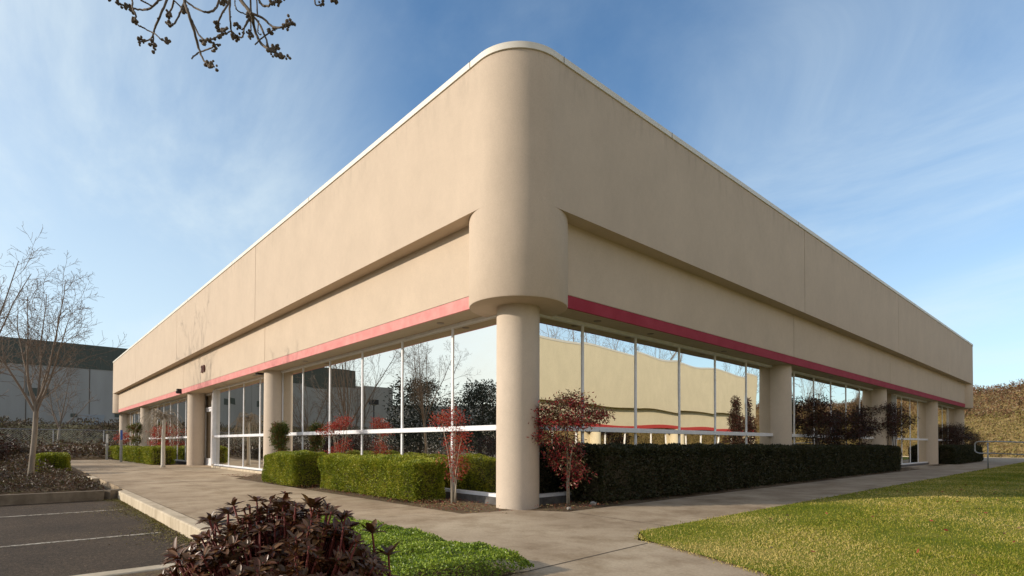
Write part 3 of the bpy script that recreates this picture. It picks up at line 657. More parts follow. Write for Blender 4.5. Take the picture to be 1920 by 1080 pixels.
for (y, w_, h_, lb) in ((12.4, .75, 2.45, 'tall dark feathery shrub beside the second column on the shaded side'), (14.6, .85, 2.1, 'dark spreading shrub in the middle of the shaded second window'),
                        (16.4, .7, 2.2, 'dark upright shrub at the far half of the shaded second window'), (19.6, .85, 2.6, 'dark reddish shrub before the third column on the shaded side'),
                        (20.9, 1.0, 2.6, 'dark reddish arching shrub before the shaded doorway'), (32.0, .9, 2.1, 'dark shrub over the short hedge by the last window'),
                        (34.5, 1.1, 2.2, 'wide dark shrub in front of the last column'), (38.2, .9, 1.75, 'low flat topped dark red shrub past the end of the building')):
    k = w_
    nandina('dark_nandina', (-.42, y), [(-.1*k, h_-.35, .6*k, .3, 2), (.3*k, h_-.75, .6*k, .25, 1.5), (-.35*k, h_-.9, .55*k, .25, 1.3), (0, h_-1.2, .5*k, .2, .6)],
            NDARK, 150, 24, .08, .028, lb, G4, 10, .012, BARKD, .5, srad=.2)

# rhododendron in the foreground
def big_leaf(V, F, p, d, nrm, L, Wd, droop):
    d = d.normalized(); s = d.cross(nrm)
    s = s.normalized() if s.length > 1e-4 else d.orthogonal().normalized(); u = s.cross(d)
    b = len(V); K = 5
    for i in range(K+1):
        t = i/K; w = Wd*.5*max(.05, math.sin(pi*min(1, .06+t*.94))**.6); c = p+d*L*t-Vector((0, 0, 1))*droop*L*t*t
        V.append(tuple(c+s*w+u*w*.45)); V.append(tuple(c)); V.append(tuple(c-s*w+u*w*.45))
    for i in range(K):
        a = b+i*3; F.append((a, a+1, a+4, a+3)); F.append((a+1, a+2, a+5, a+4))
rh = empty('rhododendron_bush', (3.27, -4.25, -.04), 'large dark brown-leaved bush in the front foreground with pointed leaf whorls', 'bush')
lv, lf, st = [], [], MB()
def whorl(p, axis, n, L, spread):
    axis = axis.normalized(); a0 = axis.orthogonal().normalized(); b0 = axis.cross(a0); ph = random.uniform(0, 6)
    for k in range(n):
        a = ph+k*2.4+random.uniform(-.2, .2); out = a0*cos(a)+b0*sin(a); sp = spread*random.uniform(.55, 1.25)
        d = (axis*(1.15-sp)+out*sp)
        ll = L*random.uniform(.7, 1.12); big_leaf(lv, lf, p+out*.004, d, axis, ll, ll*random.uniform(.34, .44), random.uniform(0, .25))
base = Vector((0, 0, .02))
tips = []
for i in range(1500):
    a = random.uniform(0, 2*pi); el = math.asin(random.uniform(.0, 1)); r = random.choice((1.08, 1, 1, .9, .75))
    dr = Vector((cos(a)*cos(el), sin(a)*cos(el), sin(el)))
    p = Vector((dr.x*.46*r, dr.y*.43*r, (.17+dr.z*.52*r)+.04*sin(a*3)+random.uniform(-.04, .04)))
    tips.append((p, (dr+Vector((0, 0, .55))).normalized()))
for p, ax in tips:
    whorl(p, ax, random.randint(7, 10), random.uniform(.030, .054), .9)
    q = p*.45; q.z = p.z*.45; m_ = (p+q)/2+Vector((random.uniform(-.03, .03), random.uniform(-.03, .03), -.02))
    st.tube([q, m_, p+ax*.01], [.006, .005, .0035], 5)
rv = Vector(RT)
for (sx, zt) in ((-.26, .76), (.02, .79), (.08, .75), (.17, .79), (.33, .71), (-.10, .72), (-.36, .62), (.26, .72), (-.2, .80), (-.31, .73), (.13, .83), (.22, .77), (.40, .62), (-.05, .79)):
    p = rv*sx+Vector(FWD)*random.uniform(-.1, .15)+Vector((0, 0, zt-.085)); q = p*1; q.z -= .2; q += Vector((random.uniform(-.03, .03), random.uniform(-.03, .03), 0))
    st.tube([q, (p+q)/2+rv*.008, p], [.006, .005, .004], 6); whorl(p, Vector((random.uniform(-.15, .15), random.uniform(-.15, .15), 1)), 8, .072, .75)
for k in range(9):
    a = k*.7; st.tube([base+Vector((cos(a)*.03, sin(a)*.03, -.02)), Vector((cos(a)*.15, sin(a)*.15, .2)), Vector((cos(a)*.3, sin(a)*.28, .42))], [.014, .011, .006], 7)
fo = MB(); fo.v = lv; fo.f = lf; fo.build('foliage', RHOD, rh, True); st.build('stems', RSTEM, rh, True)

# ground cover by the walk
n = 120000; x = rng.uniform(-1.1, 2.56, n); y = -2.17-(rng.random(n)**1.5)*2.6
keep = (x > -1.1+np.maximum(0, -(y+2.3))*1.22)
x, y = x[keep], y[keep]; n = len(x); hgt = .12+.012*np.sin(x*7+y*3)+.012*np.sin(y*9-x*4)+.008*np.sin(x*19)
e_ = np.clip(np.minimum.reduce([(x+1.12+(y+2.3)*1.22)*.63, 2.6-x, -2.12-y])/.12, .15, 1)
P = np.stack([x, y, hgt*e_*rng.uniform(.75, 1.08, n)+.01], 1)
D = rdir(n, .5, .5); tag(npmesh('ground_cover', leafV(P, D, rng.uniform(.012, .025, n), rng.uniform(.010, .016, n), rdir(n, .6, 1.4)), 4, GCOV), 'bright glossy green ground cover edging the walk behind the dark bush', 'ground cover', kind='stuff')
# low brown ground shrubs in the islands
def mat_shrub(x0, x1, y0, y1, hh, n, L, label):
    x = rng.uniform(x0, x1, n); y = rng.uniform(y0, y1, n)
    hgt = hh*(.7+.25*np.sin(x*2.6+y*1.7)+.2*np.sin(y*4.1-x*3.3)); e_ = np.clip(np.minimum.reduce([x-x0, x1-x, y-y0, y1-y])/.35, .25, 1)
    P = np.stack([x, y, .02+hgt*e_*rng.uniform(.3, 1.1, n)], 1)
    tag(npmesh('ground_shrubs', leafV(P, rdir(n, .6, .5), rng.uniform(.6, 1.4, n)*L, rng.uniform(.25, .5, n)*L), 4, IVY), label, 'ground cover', kind='stuff')
mat_shrub(-12.4, -8.0, -8.8, -3.7, .26, 26000, .055, 'low brown leafy ground shrubs filling the near parking island')
mat_shrub(-33, -14.5, -9, -4.0, .38, 30000, .09, 'brown ground shrubs in the bed beyond the second parking kerb')
mat_shrub(-46, -33.3, -22, 12, .9, 30000, .2, 'dark ivy and low shrubs below the chain-link fence')
# leaf litter and moss
n = 5200; x = np.concatenate([rng.uniform(-12, -.6, 3000), rng.normal(-1.3, .45, 900), rng.uniform(-.3, .3, 500), rng.uniform(-42, -22, 800)])
y = np.concatenate([rng.uniform(-.66, .5, 3000), rng.normal(-.25, .18, 900), rng.uniform(.6, 2, 500), rng.uniform(-1.1, .3, 800)])
ok = ~((x > -.95) & (x < -.4) & (y > .3) & (y < 1.2)); x, y = x[ok], y[ok]; n = len(x)
LIT = leafmat('leaf_litter', [(.20, .03, .02), (.30, .07, .035), (.16, .10, .05), (.33, .25, .12), (.14, .16, .03)], .8, .1)
D = rdir(n, .15, .1); tag(npmesh('fallen_leaves', leafV(np.stack([x, y, np.full(n, .035)+rng.random(n)*.015], 1), D, rng.uniform(.015, .04, n), rng.uniform(.01, .022, n), rdir(n, .2, 2)), 4, LIT), 'red and brown fallen leaves on the beds', 'fallen leaves', kind='stuff')
n = 7000; x = rng.uniform(-8, -.2, n); y = -3.53-rng.exponential(.10, n)*(1+.6*np.sin(x*2.1)); MOSS = leafmat('moss', [(.10, .10, .02), (.18, .16, .03), (.25, .20, .08), (.12, .09, .05)], .9, .1)
tag(npmesh('moss', leafV(np.stack([x, y, np.full(n, -.146)], 1), rdir(n, .3, .3), rng.uniform(.01, .028, n), .012, rdir(n, .2, 2)), 4, MOSS), 'yellow moss and debris along the foot of the kerb', 'moss', kind='stuff')
n = 260; x = rng.uniform(2.2, 8, n); y = rng.uniform(-.4, 12, n)
tag(npmesh('fallen_leaves', leafV(np.stack([x, y, np.full(n, .085)], 1), rdir(n, .2, .1), .05, .03, rdir(n, .2, 2)), 4, LIT), 'scattered red fallen leaves on the lawn', 'fallen leaves', kind='stuff')
def rock(x, y, r, lb):
    b = MB(); me = bpy.data.meshes.new('stone'); import bmesh
    bm = bmesh.new(); bmesh.ops.create_icosphere(bm, subdivisions=2, radius=r)
    for v in bm.verts: v.co *= random.uniform(.75, 1.1); v.co.z *= .7
    bm.to_mesh(me); bm.free(); o = link('stone', me, ROCK); o.location = (x, y, r*.4); tag(o, lb, 'stone')
rock(.10, .98, .035, 'small grey stone at the tip of the shaded bed'); rock(.02, 1.62, .06, 'pale stone beside the bushy red shrub')

# ------------------------------------------------------------------ bare trees
def grow(mb, p, d, L, r, lev, P, rnd):
    n = P['seg'][lev]; pts = [p.copy()]; rad = [r]; dirs = []
    for i in range(n):
        j = P['wig'][lev]
        d = (d+Vector((rnd.gauss(0, j), rnd.gauss(0, j), rnd.gauss(0, j)+P['up'][lev]))).normalized()
        p = p+d*L/n; pts.append(p.copy()); rad.append(max(P['rmin'], r*(1-(1-P['tap'][lev])*(i+1)/n))); dirs.append(d.copy())
    (mb[0] if lev == 0 else mb[1]).tube(pts, rad, P['sides'][lev], cap=False)
    if lev+1 >= len(P['n']): return
    nc = P['n'][lev+1]
    for k in range(nc):
        s = P['st'][lev]+(1-P['st'][lev])*(k+rnd.random())/nc; i = min(n-1, int(s*n)); fr = s*n-i
        q = pts[i].lerp(pts[i+1], fr); dd = dirs[i]; az = k*2.4+rnd.uniform(-.5, .5); a = dd.orthogonal().normalized(); b = dd.cross(a)
        ang = P['ang'][lev+1]*rnd.uniform(.7, 1.25); nd_ = dd*cos(ang)+(a*cos(az)+b*sin(az))*sin(ang)
        rr_ = rad[i]*P['rr'][lev+1]
        grow(mb, q, nd_, L*P['len'][lev+1]*(1.15-.55*(s if lev else 0))*rnd.uniform(.75, 1.2), max(P['rmin'], rr_), lev+1, P, rnd)
def bare_tree(seed, H, r, trunk_frac, limbs=6, rmin=.0035, mat=BARK, levels=5, spread=.42, dens=1.0):
    rnd = random.Random(seed); mb = (MB(), MB())
    P = dict(n=[1, limbs, int(7*dens), int(6*dens), int(4*dens)][:levels], seg=[7, 9, 6, 4, 3], wig=[.03, .07, .12, .16, .2], up=[.01, .05, .05, .03, .02], tap=[.8, .25, .25, .3, .5], st=[.78, .15, .2, .2],
             ang=[0, spread, .72, .75, .8], rr=[1, .55, .42, .5, .6], len=[1, (1-trunk_frac)/trunk_frac*.95, .42, .45, .5], sides=[12, 7, 5, 3, 3], rmin=rmin)
    grow(mb, Vector((0, 0, -.05)), Vector((.02, .01, 1)), H*trunk_frac, r, 0, P, rnd)
    # root flare
    mb[0].tube([(0, 0, -.05), (0, 0, .08), (0, 0, .3)], [r*1.5, r*1.2, r*.98], 12, cap=False)
    return mb
def place_tree(name, mb, loc, label, group, rz=0, sc=1, mats=(BARK, BARKM)):
    e = empty(name, loc, label, 'tree', group, rz); e.scale = (sc,)*3
    if isinstance(mb, tuple):
        a = mb[0].build('trunk', mats[0], e, True); b = mb[1].build('branches', mats[1], e, True); return (a.data, b.data)
    return e
def copy_tree(name, data, loc, label, group, rz, sc):
    e = empty(name, loc, label, 'tree', group, rz); e.scale = (sc,)*3
    for nme, me in zip(('trunk', 'branches'), data):
        o = bpy.data.objects.new(nme, me); COL.objects.link(o); o.parent = e
G5 = 'bare deciduous trees in the parking beds'
t1 = place_tree('bare_tree', bare_tree(9, 4.75, .060, .41, 7, .0030, BARK, 5, .33, 1.3), (-11.75, -4.75, .05), 'slender bare tree with pale trunk in the near parking island', G5, 1.1, 1, (BARKG, BARKM))
t2 = place_tree('bare_tree', bare_tree(23, 6.6, .10, .28, 6, .0045, BARK, 5, .42), (-21.8, -6.3, .05), 'tall bare tree seen mirrored in the sunny side glass, its twigs crossing the left edge', G5)
t3 = place_tree('bare_tree', bare_tree(31, 5.2, .09, .25, 6, .010, BARK, 4, .55), (-31.0, -8.2, 0), 'bare multi-stemmed tree behind the slender island tree at the left edge', G5)
G6 = 'bare trees along the bank and hill'
for (x, y, z, rz, sc, lb) in ((-50, 3.0, .6, 0, .95, 'small bare tree rising behind the fence beside the grey warehouse doors'), (-52, -2.5, .9, 2, 1.1, 'bare tree on the bank behind the slender island tree'),
                              (-48.5, 8.2, .4, 1.2, .9, 'thin bare tree on the bank just left of the building end'), (-56, 6.2, 1.6, 4, 1.0, 'leafless tree on top of the grassy bank by the warehouse'),
                              (-36, -14, 0, .6, 1.3, 'bare tree mirrored in the sunny side glass between the warehouse shapes'),
                              (10.5, 60.5, 3.0, 3, 1.2, 'bare hill tree mirrored highest in the shaded second window'), (17, 63, 3.4, 1, 1.3, 'bare spreading hill tree mirrored in the middle of the shaded glass'),
                              (25, 61, 3.0, 2.2, 1.6, 'bare tree mirrored just above the end of the cream neighbour building'), (5.1, 60.3, 4.5, 2.2, 1.05, 'bare tree on the brushy hill whose twigs reach in at the right edge')):
    copy_tree('bare_tree', t3, (x, y, z), lb, G6, rz, sc)
for (x, y, rz, sc, lb) in ((24, 16, 1, 1.5, 'first bare tree mirrored above the cream neighbour roof beside the corner column'), (25, 24, 3, 1.5, 'bare tree mirrored above the middle of the cream neighbour roof'), (24.5, 33, 5, 1.6, 'bare tree mirrored above the far part of the cream neighbour roof'), (24, 41, 2, 1.6, 'bare tree mirrored beyond the last neighbour column')):
    copy_tree('bare_tree', t2, (x, y, -1.2), lb, 'bare trees behind the neighbour building', rz, sc*1.15)
# overhead tree: trunk stands left of the photographer, twigs with bud clusters hang into the top of the frame
ov = empty('budding_tree', (2.7, -8.5, -.1), 'overhanging tree whose knobbly budded twigs dangle into the top left of the sky', 'tree')
OV = Vector((2.7, -8.5, -.1)); tb, bb, bud = MB(), MB(), MB()
tb.tube([(0, 0, 0), (.03, .02, .3), (.05, .1, 2.2), (.1, .35, 4.2)], [.2, .15, .13, .10], 14)
DEP = 3.4
def W3(u, v, d=DEP):
    return CAMP+fw*d+rt*((u-PPX)/FPX*d)-up*((v-PPY)/FPX*d)-OV
hub = W3(480, -420, 3.3); bb.tube([(.1, .35, 4.2), (.5, .9, 4.9), hub+Vector((-.2, -.2, .1)), hub], [.10, .07, .045, .03], 10)
bb.tube([(.1, .35, 4.2), (-.3, 1.4, 5.6), (-.5, 2.4, 6.8)], [.09, .05, .02], 8); bb.tube([(.07, .2, 3.4), (-1.0, -.4, 4.9), (-1.9, -.9, 6.4)], [.07, .045, .02], 8)
import bmesh
def ball(c, r):
    t = (1+5**.5)/2; s = r/1.9
    vs = [(-1, t, 0), (1, t, 0), (-1, -t, 0), (1, -t, 0), (0, -1, t), (0, 1, t), (0, -1, -t), (0, 1, -t), (t, 0, -1), (t, 0, 1), (-t, 0, -1), (-t, 0, 1)]
    j = [random.uniform(.8, 1.2) for _ in vs]
    bb.add([(c.x+a*s*k, c.y+b*s*k, c.z+d_*s*k) for (a, b, d_), k in zip(vs, j)],
            [(0, 11, 5), (0, 5, 1), (0, 1, 7), (0, 7, 10), (0, 10, 11), (1, 5, 9), (5, 11, 4), (11, 10, 2), (10, 7, 6), (7, 1, 8), (3, 9, 4), (3, 4, 2), (3, 2, 6), (3, 6, 8), (3, 8, 9), (4, 9, 5), (2, 4, 11), (6, 2, 10), (8, 6, 7), (9, 8, 1)])
def twig(pts, w0=3.2, w1=2.2, buds=1, dd=0.0):
    d0 = DEP+dd; n = len(pts); Q = []
    cp = [W3(u, v, d0+.05*sin(i*1.7+dd*9)) for i, (u, v) in enumerate(pts)]
    for i in range(n-1):
        a, b, c, e = cp[max(0, i-1)], cp[i], cp[i+1], cp[min(n-1, i+2)]
        for k in range(5):
            t = k/5; Q.append(.5*((2*b)+(c-a)*t+(2*a-5*b+4*c-e)*t*t+(3*b-a-3*c+e)*t**3)+Vector((random.gauss(0, .0012), random.gauss(0, .0012), random.gauss(0, .0012))))
    Q.append(cp[-1]); m = len(Q)
    bb.tube(Q, [(w0+(w1-w0)*i/m)*.5/FPX*d0*(1+.25*random.random()) for i in range(m)], 6)
    for i in range(2, m, 2):
        ball(Q[i]+Vector((random.gauss(0, .003), random.gauss(0, .003), 0)), .0042)
    if buds:
        tdir = (Q[-1]-Q[-3]).normalized()
        for k in range(9*buds):
            ball(Q[-1]-tdir*random.uniform(-.015, .055*buds)+Vector((random.gauss(0, .009), random.gauss(0, .009), random.gauss(0, .009))), random.uniform(.007, .014))
T = lambda l: [(180+a*500/1920, b*500/1920) for a, b in l]
twig(T([(620, -400), (560, -150), (510, 0), (460, 120), (425, 200), (410, 260), (415, 350)]), 5, 2.6)
twig(T([(410, 255), (380, 290), (320, 300)]), 2.6, 2); twig(T([(305, 180), (360, 212), (420, 240), (470, 285), (515, 305)]), 2.4, 2)
twig(T([(600, -300), (520, -60), (440, 15), (380, 65), (300, 68), (215, 45), (140, 15)]), 4, 2.6, 2, .1)
twig(T([(200, -200), (255, -20), (265, 60), (290, 120), (275, 150)]), 3, 2.4, 1, .05); twig(T([(320, 0), (405, 45)]), 2.6, 2, 0)
twig(T([(760, -500), (680, -180), (640, 0), (660, 80), (700, 200), (740, 350), (780, 440), (850, 480)]), 6, 2.8, 2, -.1)
twig(T([(655, 60), (690, 150), (740, 250), (800, 290), (880, 265)]), 3.4, 2.4, 2, -.1); twig(T([(690, 420), (740, 380), (820, 350), (870, 320)]), 2.4, 2.2)
twig(T([(640, 0), (610, 80), (570, 160), (540, 180), (510, 160)]), 3, 2.2); twig(T([(560, 0), (545, 60), (515, 110)]), 3, 2.2); twig(T([(570, 10), (610, 50), (635, 80)]), 2.4, 2)
twig(T([(650, 10), (720, 60), (790, 88), (850, 70), (885, 0), (900, -200), (930, -500)]), 3, 4, 0, .08)
twig(T([(980, -400), (985, -100), (950, 30), (905, 100), (880, 170), (890, 215)]), 4, 2.4); twig(T([(990, -300), (965, 0), (965, 120), (975, 225), (1000, 265)]), 3.6, 2.4, 1, .1)
twig(T([(975, 225), (935, 240), (930, 215)]), 2.2, 2); twig(T([(975, 225), (1020, 260), (1055, 265), (1070, 190), (1110, 115)]), 2.4, 2.4, 1)
twig(T([(800, -700), (950, -200), (1050, 10), (1120, 100), (1140, 200), (1180, 300), (1250, 360), (1360, 410)]), 8, 3, 2)
twig(T([(1120, 100), (1180, 180), (1220, 270), (1250, 350), (1300, 340)]), 3.4, 2.6, 2, .05); twig(T([(1115, 95), (1200, 130), (1270, 190), (1340, 195), (1405, 160)]), 4, 2.6, 2, -.05)
twig(T([(1145, 320), (1200, 270), (1280, 215)]), 2.4, 2.2); twig(T([(1110, 120), (1115, 200), (1100, 260)]), 2.4, 1.6, 1, .2); twig(T([(1170, 150), (1165, 230), (1190, 250)]), 2.2, 1.6, 0, .3)
twig(T([(1100, -300), (1110, -50), (1118, 100)]), 3.6, 3, 0); twig(T([(1140, -200), (1160, 40), (1160, 120)]), 2.6, 2, 0, .2); twig(T([(1130, 110), (1070, 100), (1010, 65), (1000, 0)]), 2.2, 1.8, 0, .2)
twig(T([(1100, -350), (1170, -10), (1240, 45), (1260, 20), (1335, 10)]), 4, 2.6, 2); twig(T([(1110, 130), (1060, 210), (1010, 180)]), 2.2, 1.6, 1, .2); twig(T([(900, -100), (905, 10), (925, 0)]), 3, 2.4, 1, .3)
twig(T([(1500, -500), (1570, -100), (1575, 15), (1600, 40), (1635, 20)]), 3, 2, 1, .1); twig(T([(1600, -500), (1660, -80), (1700, 0), (1725, 5)]), 3, 2, 1, .1)
for (a, b) in (((620, -400), 3.4), ((600, -300), 3.5), ((200, -200), 3.45), ((760, -500), 3.3), ((930, -500), 3.48), ((980, -400), 3.4), ((990, -300), 3.5), ((800, -700), 3.4), ((1100, -300), 3.4), ((1140, -200), 3.6), ((1100, -350), 3.4), ((1500, -500), 3.5), ((1600, -500), 3.5), ((900, -100), 3.7)):
    u, v = T([a])[0]; q = W3(u, v, b); m_ = (q+hub)/2+Vector((0, 0, .12)); bb.tube([hub, m_, q], [.018, .011, .006], 6)
tb.build('trunk', BARKD, ov, True); bb.build('branches', BARKD, ov, True)

# weeping tree
wt = empty('weeping_tree', (-19.45, -.75, 0), 'small weeping tree with pale trunk and drooping bare twigs beside the doorway', 'tree')
a = MB(); a.tube([(0, 0, -.05), (0, 0, .1), (.02, -.01, 1.0), (-.03, .02, 1.85), (-.06, .0, 2.05)], [.11, .075, .065, .06, .05], 10); a.build('trunk', M('pale_bark', (.6, .56, .48), .85), wt, True)
b = MB()
for k in range(70):
    az = random.uniform(0, 2*pi); R_ = random.uniform(.35, 1.0); rise = random.uniform(.05, .35); dr = random.uniform(.3, 1.15)
    o = Vector((-.06, 0, random.uniform(1.85, 2.05))); q = []
    for i in range(9):
        s = i/8; rr_ = R_*(1-(1-s)**1.7); z = o.z+rise*sin(pi*min(1, s*1.5))-dr*s**2.2
        q.append(Vector((o.x+cos(az)*rr_+random.gauss(0, .05), o.y+sin(az)*rr_+random.gauss(0, .05), z+random.gauss(0, .02))))
    b.tube(q, [.010*(1-.75*i/8)+.002 for i in range(9)], 4, cap=False)
b.build('branches', BARK, wt, True)

# evergreen trees seen in the glass
def evergreen(loc, H, w, conic, label, seed):
    r = np.random.default_rng(seed); e = empty('evergreen_tree', loc, label, 'tree', 'evergreen trees mirrored in the sunny side glass')
    n = 90; C = []
    for i in range(n):
        s = r.random()**.8; z = H*(.12+.88*s); R_ = w*(1-s)**.8+.15 if conic else w*math.sqrt(max(0, 1-((s-.45)/.6)**2))
        a_ = r.uniform(0, 6.28); q = r.uniform(.45, 1.05)*R_; C.append((cos(a_)*q, sin(a_)*q, z))
    C = np.array(C); P = np.repeat(C, 90, 0); m = len(P); off = r.normal(size=(m, 3))*np.array([.38, .38, .22])*w/2.2
    npmesh('crown', leafV(P+off, unit(off+np.array([0, 0, .1])), .22, .09), 4, CONIF, e)
    t = MB(); t.tube([(0, 0, -.1), (0, 0, H*.9)], [.16, .03], 8)
    for c in C[::3]: t.tube([(0, 0, c[2]*.85), tuple(c)], [.03, .008], 4)
    t.build('trunk', BARKD, e, True)
evergreen((-29, -15.5, -.1), 5.6, 2.1, False, 'broad dark evergreen mirrored in the middle sunny pane', 1)
evergreen((-25, -18, -.1), 5.0, 2.2, False, 'lower dark evergreen mirrored beside the broad one', 2)
evergreen((-17.5, -17, -.1), 5.2, 1.5, True, 'pointed dark conifer mirrored next to the corner column', 3)
evergreen((-21, -19.5, -.1), 4.2, 2.3, False, 'bushy dark evergreen mirrored left of the pointed conifer', 4)
nandina('dark_nandina', (10.9, 33.2), [(0, 4.9, .5, .5, 1.2), (.3, 4.0, .9, .5, 2), (-.5, 3.3, 1.0, .5, 2.2), (.2, 2.4, 1.2, .6, 2)], NDARK, 260, 24, .2, .07, 'feathery dark shrub mirrored in the last pane of the first shaded window', None, 8, .04, BARKD, .8, srad=.42).location.z = -1.2
for (x, y, w_, h_, lb) in ((-20, -5.9, 1.6, 1.5, 'dark red rounded shrub at the left edge in the second bed'), (-24, -6.8, 2.0, 1.7, 'larger dark shrub behind the dark red one at the left edge'),
                           (-30, -5.0, 1.4, .9, 'brown low shrub behind the round clipped shrub'), (-16.5, -12, 2.5, 1.4, 'dark shrub mirrored low in the sunny glass')):
    nandina('dark_shrub', (x, y), [(0, h_*.5, w_*.5, h_*.45, 1)], IVY if h_ < 1 else NDARK, 160, 26, .09, .04, lb, 'dark shrubs in the parking beds', 8, .015, BARKD, 1, srad=.25)

# ------------------------------------------------------------------ hill on the right / back
hm = MB(); HX = np.arange(-60, 90, 1.5); HY = np.arange(54.6, 84, .75)
def hill_z(x, y):
    t = min(1, max(0, (y-55.2)/8.2)); crest = 6.7-.055*max(0, x-2)+.35*sin(x*.31)+.2*sin(x*.83)-.04*max(0, -x-6)
    return -.3+crest*(t**.9)*(1)+.12*sin(x*1.7+y*2.1)*t
for y in HY:
    for x in HX: hm.v.append((x, y, hill_z(x, y)))
nx = len(HX)
for j in range(len(HY)-1):
    for i in range(nx-1): hm.f.append((j*nx+i, j*nx+i+1, (j+1)*nx+i+1, (j+1)*nx+i))
hm.build('hillside', HILLM, None, True)['kind'] = 'structure'
def scatter_hill(n, x0, x1, y0, y1, L, hs, mat, name, label):
    x = rng.uniform(x0, x1, n); y = rng.uniform(y0, y1, n); t = np.clip((y-55.2)/8.2, 0, 1)
    crest = 6.7-.055*np.maximum(0, x-2)+.35*np.sin(x*.31)+.2*np.sin(x*.83)-.04*np.maximum(0, -x-6)
    z = -.3+crest*t**.9+.12*np.sin(x*1.7+y*2.1)*t+rng.random(n)**1.6*hs*(.5+.5*np.sin(x*2.3+np.sin(y*3))**2)
    tag(npmesh(name, leafV(np.stack([x, y, z], 1), rdir(n, .9, .5), rng.uniform(.5, 1.4, n)*L, rng.uniform(.25, .6, n)*L), 4, mat), label, 'brush' if mat is BRUSH else 'grass', kind='stuff')
scatter_hill(70000, -14, 45, 59.6, 66, .19, .75, BRUSH, 'hill_brush', 'reddish brown brambles covering the upper hillside')
scatter_hill(60000, -14, 45, 55.2, 60.2, .17, .28, TUFT, 'hill_grass', 'dry golden green grass on the lower hillside')
# bank on the left behind the fence
n = 40000; x = rng.uniform(-62, -47.5, n); y = rng.uniform(-45, 22, n); z = -.22+np.minimum(1, (-47-x)/14)**.8*2.9
tall = (np.sin(y*.7)+np.sin(y*1.9+x) > .2); L = np.where(tall, .34, .2)
tag(npmesh('bank_brush', leafV(np.stack([x, y, z+rng.random(n)*np.where(tall, .55, .22)], 1), rdir(n, 1, .5), L, L*.3), 4, leafmat('bank_brush_leaves', [(.06, .038, .025), (.10, .062, .035), (.12, .10, .035), (.07, .05, .035)], .8, .1)), 'brown brush and dry grass on the bank below the warehouse', 'brush', kind='stuff')

# ------------------------------------------------------------------ fence, posts, rail, lamp
fe = empty('chain_link_fence', (-46.8, 0, 0), 'grey chain-link fence with steel posts at the foot of the bank', 'fence')
for y in np.arange(-33, 27, 3.0):
    MB().tube([(0, y, -.1), (0, y, 1.95)], .04, 8).build('post', STEEL, fe)
rl = MB(); rl.tube([(0, -33, 1.92), (0, 26, 1.92)], .025, 6); rl.tube([(0, -33, .1), (0, 26, .1)], .01, 4); rl.build('rail', STEEL, fe)
ms = MB()
for y in np.arange(-33, 26, .16):
    ms.tube([(.02, y, .1), (.02, y+1.8, 1.9)], .0035, 3, cap=False); ms.tube([(.025, y+1.8, .1), (.025, y, 1.9)], .0035, 3, cap=False)
ms.build('mesh', STEEL, fe)
fs_ = MB(); fs_.box(-46.7, -46.66, 5.0, 5.65, 1.2, 1.75); tag(fs_.build('fence_sign', WHITE), 'small pale blank sign hung on the chain-link fence', 'sign')
for (x, y, h_, lb, cap_) in ((-32.3, -1.25, 1.45, 'plain pale post farther along the walk', False), (-27.6, -1.15, 1.60, 'pale post with blue sticker nearer the far hedges', True)):
    e = empty('sign_post', (x, y, 0), lb, 'post', 'marker posts by the far hedges'); MB().box(-.04, .04, -.05, .05, -.05, h_).build('pole', STEEL, e)
    q = MB().box(.041, .046, -.045, .045, h_-.5, h_-.02).build('sticker', SIGNB if cap_ else WHITE, e)
hr_ = empty('handrail', (1.95, 24.2, 0), 'grey steel pipe handrail with rounded end at the edge of the lawn', 'handrail')
q = MB(); zt, zm = 1.10, .62
def rail_pts(z, x0, x1): return [(x, .12*x, z-(.03*x)) for x in np.linspace(x0, x1, 4)]
q.tube([(.25, 0, zm), (-.28, 0, zm), (-.36, 0, zm+.04), (-.40, 0, zm+.1), (-.40, 0, zt-.1), (-.36, 0, zt-.03), (-.28, 0, zt), (.25, 0, zt), (2, .3, zt-.08), (6, 1.0, zt-.5)], .025, 10)
q.tube([(.2, 0, zm), (2, .3, zm-.08), (6, 1.0, zm-.5)], .022, 8); q.build('rail', STEEL, hr_, True)
for (x, y) in ((.0, 0), (2, .3), (4, .65)): MB().tube([(x, y, -.1), (x, y, zt-.05-x*.04)], .025, 10).build('post', STEEL, hr_, True)
lp = empty('parking_lamp', (-47.5, -21.5, 0), 'dark parking lot lamp with box head mirrored in the sunny side glass', 'lamp')
MB().tube([(0, 0, 0), (0, 0, 5.0)], .09, 8).build('pole', BLACK, lp); MB().box(-.5, .5, -.5, .5, 5.05, 5.5).build('lamp_head', BLACK, lp); MB().box(-.3, .3, -.3, .3, 4.97, 5.05).build('lens', LENS, lp)
for (x, y, h_, lb) in ((-85, 9.3, 7.5, 'slim grey lamp pole in front of the warehouse'),):
    e = empty('lamp_pole', (x, y, 2.6), lb, 'lamp'); MB().tube([(0, 0, 0), (0, 0, h_)], .12, 6).build('pole', STEEL, e); MB().box(-.2, .2, -.2, 1.2, h_, h_+.25).build('lamp_head', STEEL, e)

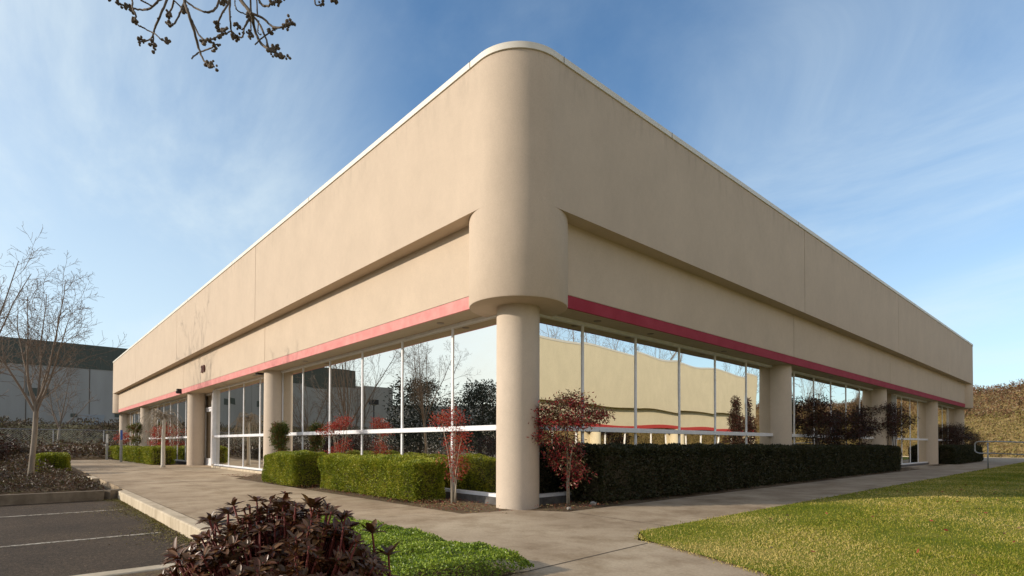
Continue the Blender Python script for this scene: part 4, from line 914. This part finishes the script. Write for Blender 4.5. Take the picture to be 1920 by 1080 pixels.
# ------------------------------------------------------------------ warehouse and neighbour building
wh = empty('warehouse', (-110, -30, 4), 'large grey warehouse with dark green top band beyond the fence', 'building')
def Wp(mb, name, mat): o = mb.build(name, mat); o.parent = wh; o.matrix_parent_inverse = Matrix.Translation((110, 30, -4)); return o
wm_ = MB(); wm_.box(-150, -110, -51, 22, 2, 13.4); wm_.box(-150, -110.5, -61, -51.01, 2, 13.9); wm_.box(-150, -112, -110, -61.01, 2, 10.2); Wp(wm_, 'wall', GREYW)
Wp(MB().box(-150.3, -109.9, -51.2, 22.2, 13.4, 17.4), 'cladding_band', DGREEN)
for (y, z0, z1, w_) in ((9, 8.2, 9.5, 2.2), (-2.5, 8.4, 9.7, 2.6), (-24, 8.4, 9.7, 2.6), (-32, 8.4, 9.7, 2.6), (2, 5.2, 5.8, .9), (8, 5.4, 6, 1)): Wp(MB().box(-110.0, -109.93, y-w_/2, y+w_/2, z0, z1), 'louvre', DGREEN)
for y in (1, -6, -15, -29): Wp(MB().box(-110, -109.92, y-1.3, y+1.3, 2.9, 3.8), 'louvre', DGREEN)
dd_ = MB()
for y in (4.5, 12.5, -10, -20): dd_.box(-110, -109.9, y-1.6, y+1.6, 2.7, 5.7)
Wp(dd_, 'loading_door', M('loading_door_grey', (.30, .32, .33), .7))
wj = MB()
for y in range(-108, 22, 8): wj.box(-109.99 if y > -51 else -110.49, -109.96 if y > -51 else -110.46, y-.05, y+.05, 3.0, 13.39)
Wp(wj, 'panel_joint', DARKJ)
nbx = 15.3; NB = empty('neighbour_building', (nbx, 40, -1.2), 'cream neighbour building with red band seen mirrored in the shaded glass', 'building')
def Np(mb, name, mat, sm=None):
    o = mb.build(name, mat); o.parent = NB; o.matrix_parent_inverse = Matrix.Translation((-nbx, -40, 1.2))
    if sm: autosmooth(o, sm)
    return o
y0, y1, zb = 3.0, 46.5, 2.1
NST = stucco('stucco_neighbour', (.80, .69, .47))
Np(MB().prism(rrect(nbx, nbx+7.5, y0, y1, .7), 3.55, 7.1), 'upper_wall', NST, 30)
Np(MB().prism(rrect(nbx+.35, nbx+7.2, y0+.3, y1-.3, .4), 2.36, 3.56), 'lower_wall', NST, 30)
Np(MB().prism(rrect(nbx+.33, nbx+7.22, y0+.28, y1-.28, .4), zb, 2.36), 'red_band', M('neighbour_red', (.52, .06, .05), .7))
Np(MB().prism(rrect(nbx-.02, nbx+7.52, y0-.02, y1+.02, .72), 7.1, 7.22), 'coping', COPE, 30)
for y in (y0+.8, 13.2, 23.3, 33.7, y1-.8): Np(MB().cyl(nbx+.75, y, .42, -1.3, zb, 32), 'column', NST, 40)
w = MB(); gl = MB(); gl.box(nbx+1.0, nbx+1.02, y0+.5, y1-.5, -1.1, zb)
for y in np.arange(y0+1, y1, 2.6): w.box(nbx+.93, nbx+1.0, y-.018, y+.018, -1.1, zb)
w.box(nbx+.92, nbx+1.0, y0+.5, y1-.5, .0, .08); Np(w, 'window', ALU); Np(gl, 'pane', GLASS)
hedge('yew_hedge', nbx-.9, nbx-.1, y0+2, y1-2, .9, YEW, 300, .12, 'dark hedge below the neighbour building seen only mirrored', None, .2, 0, -1.2)
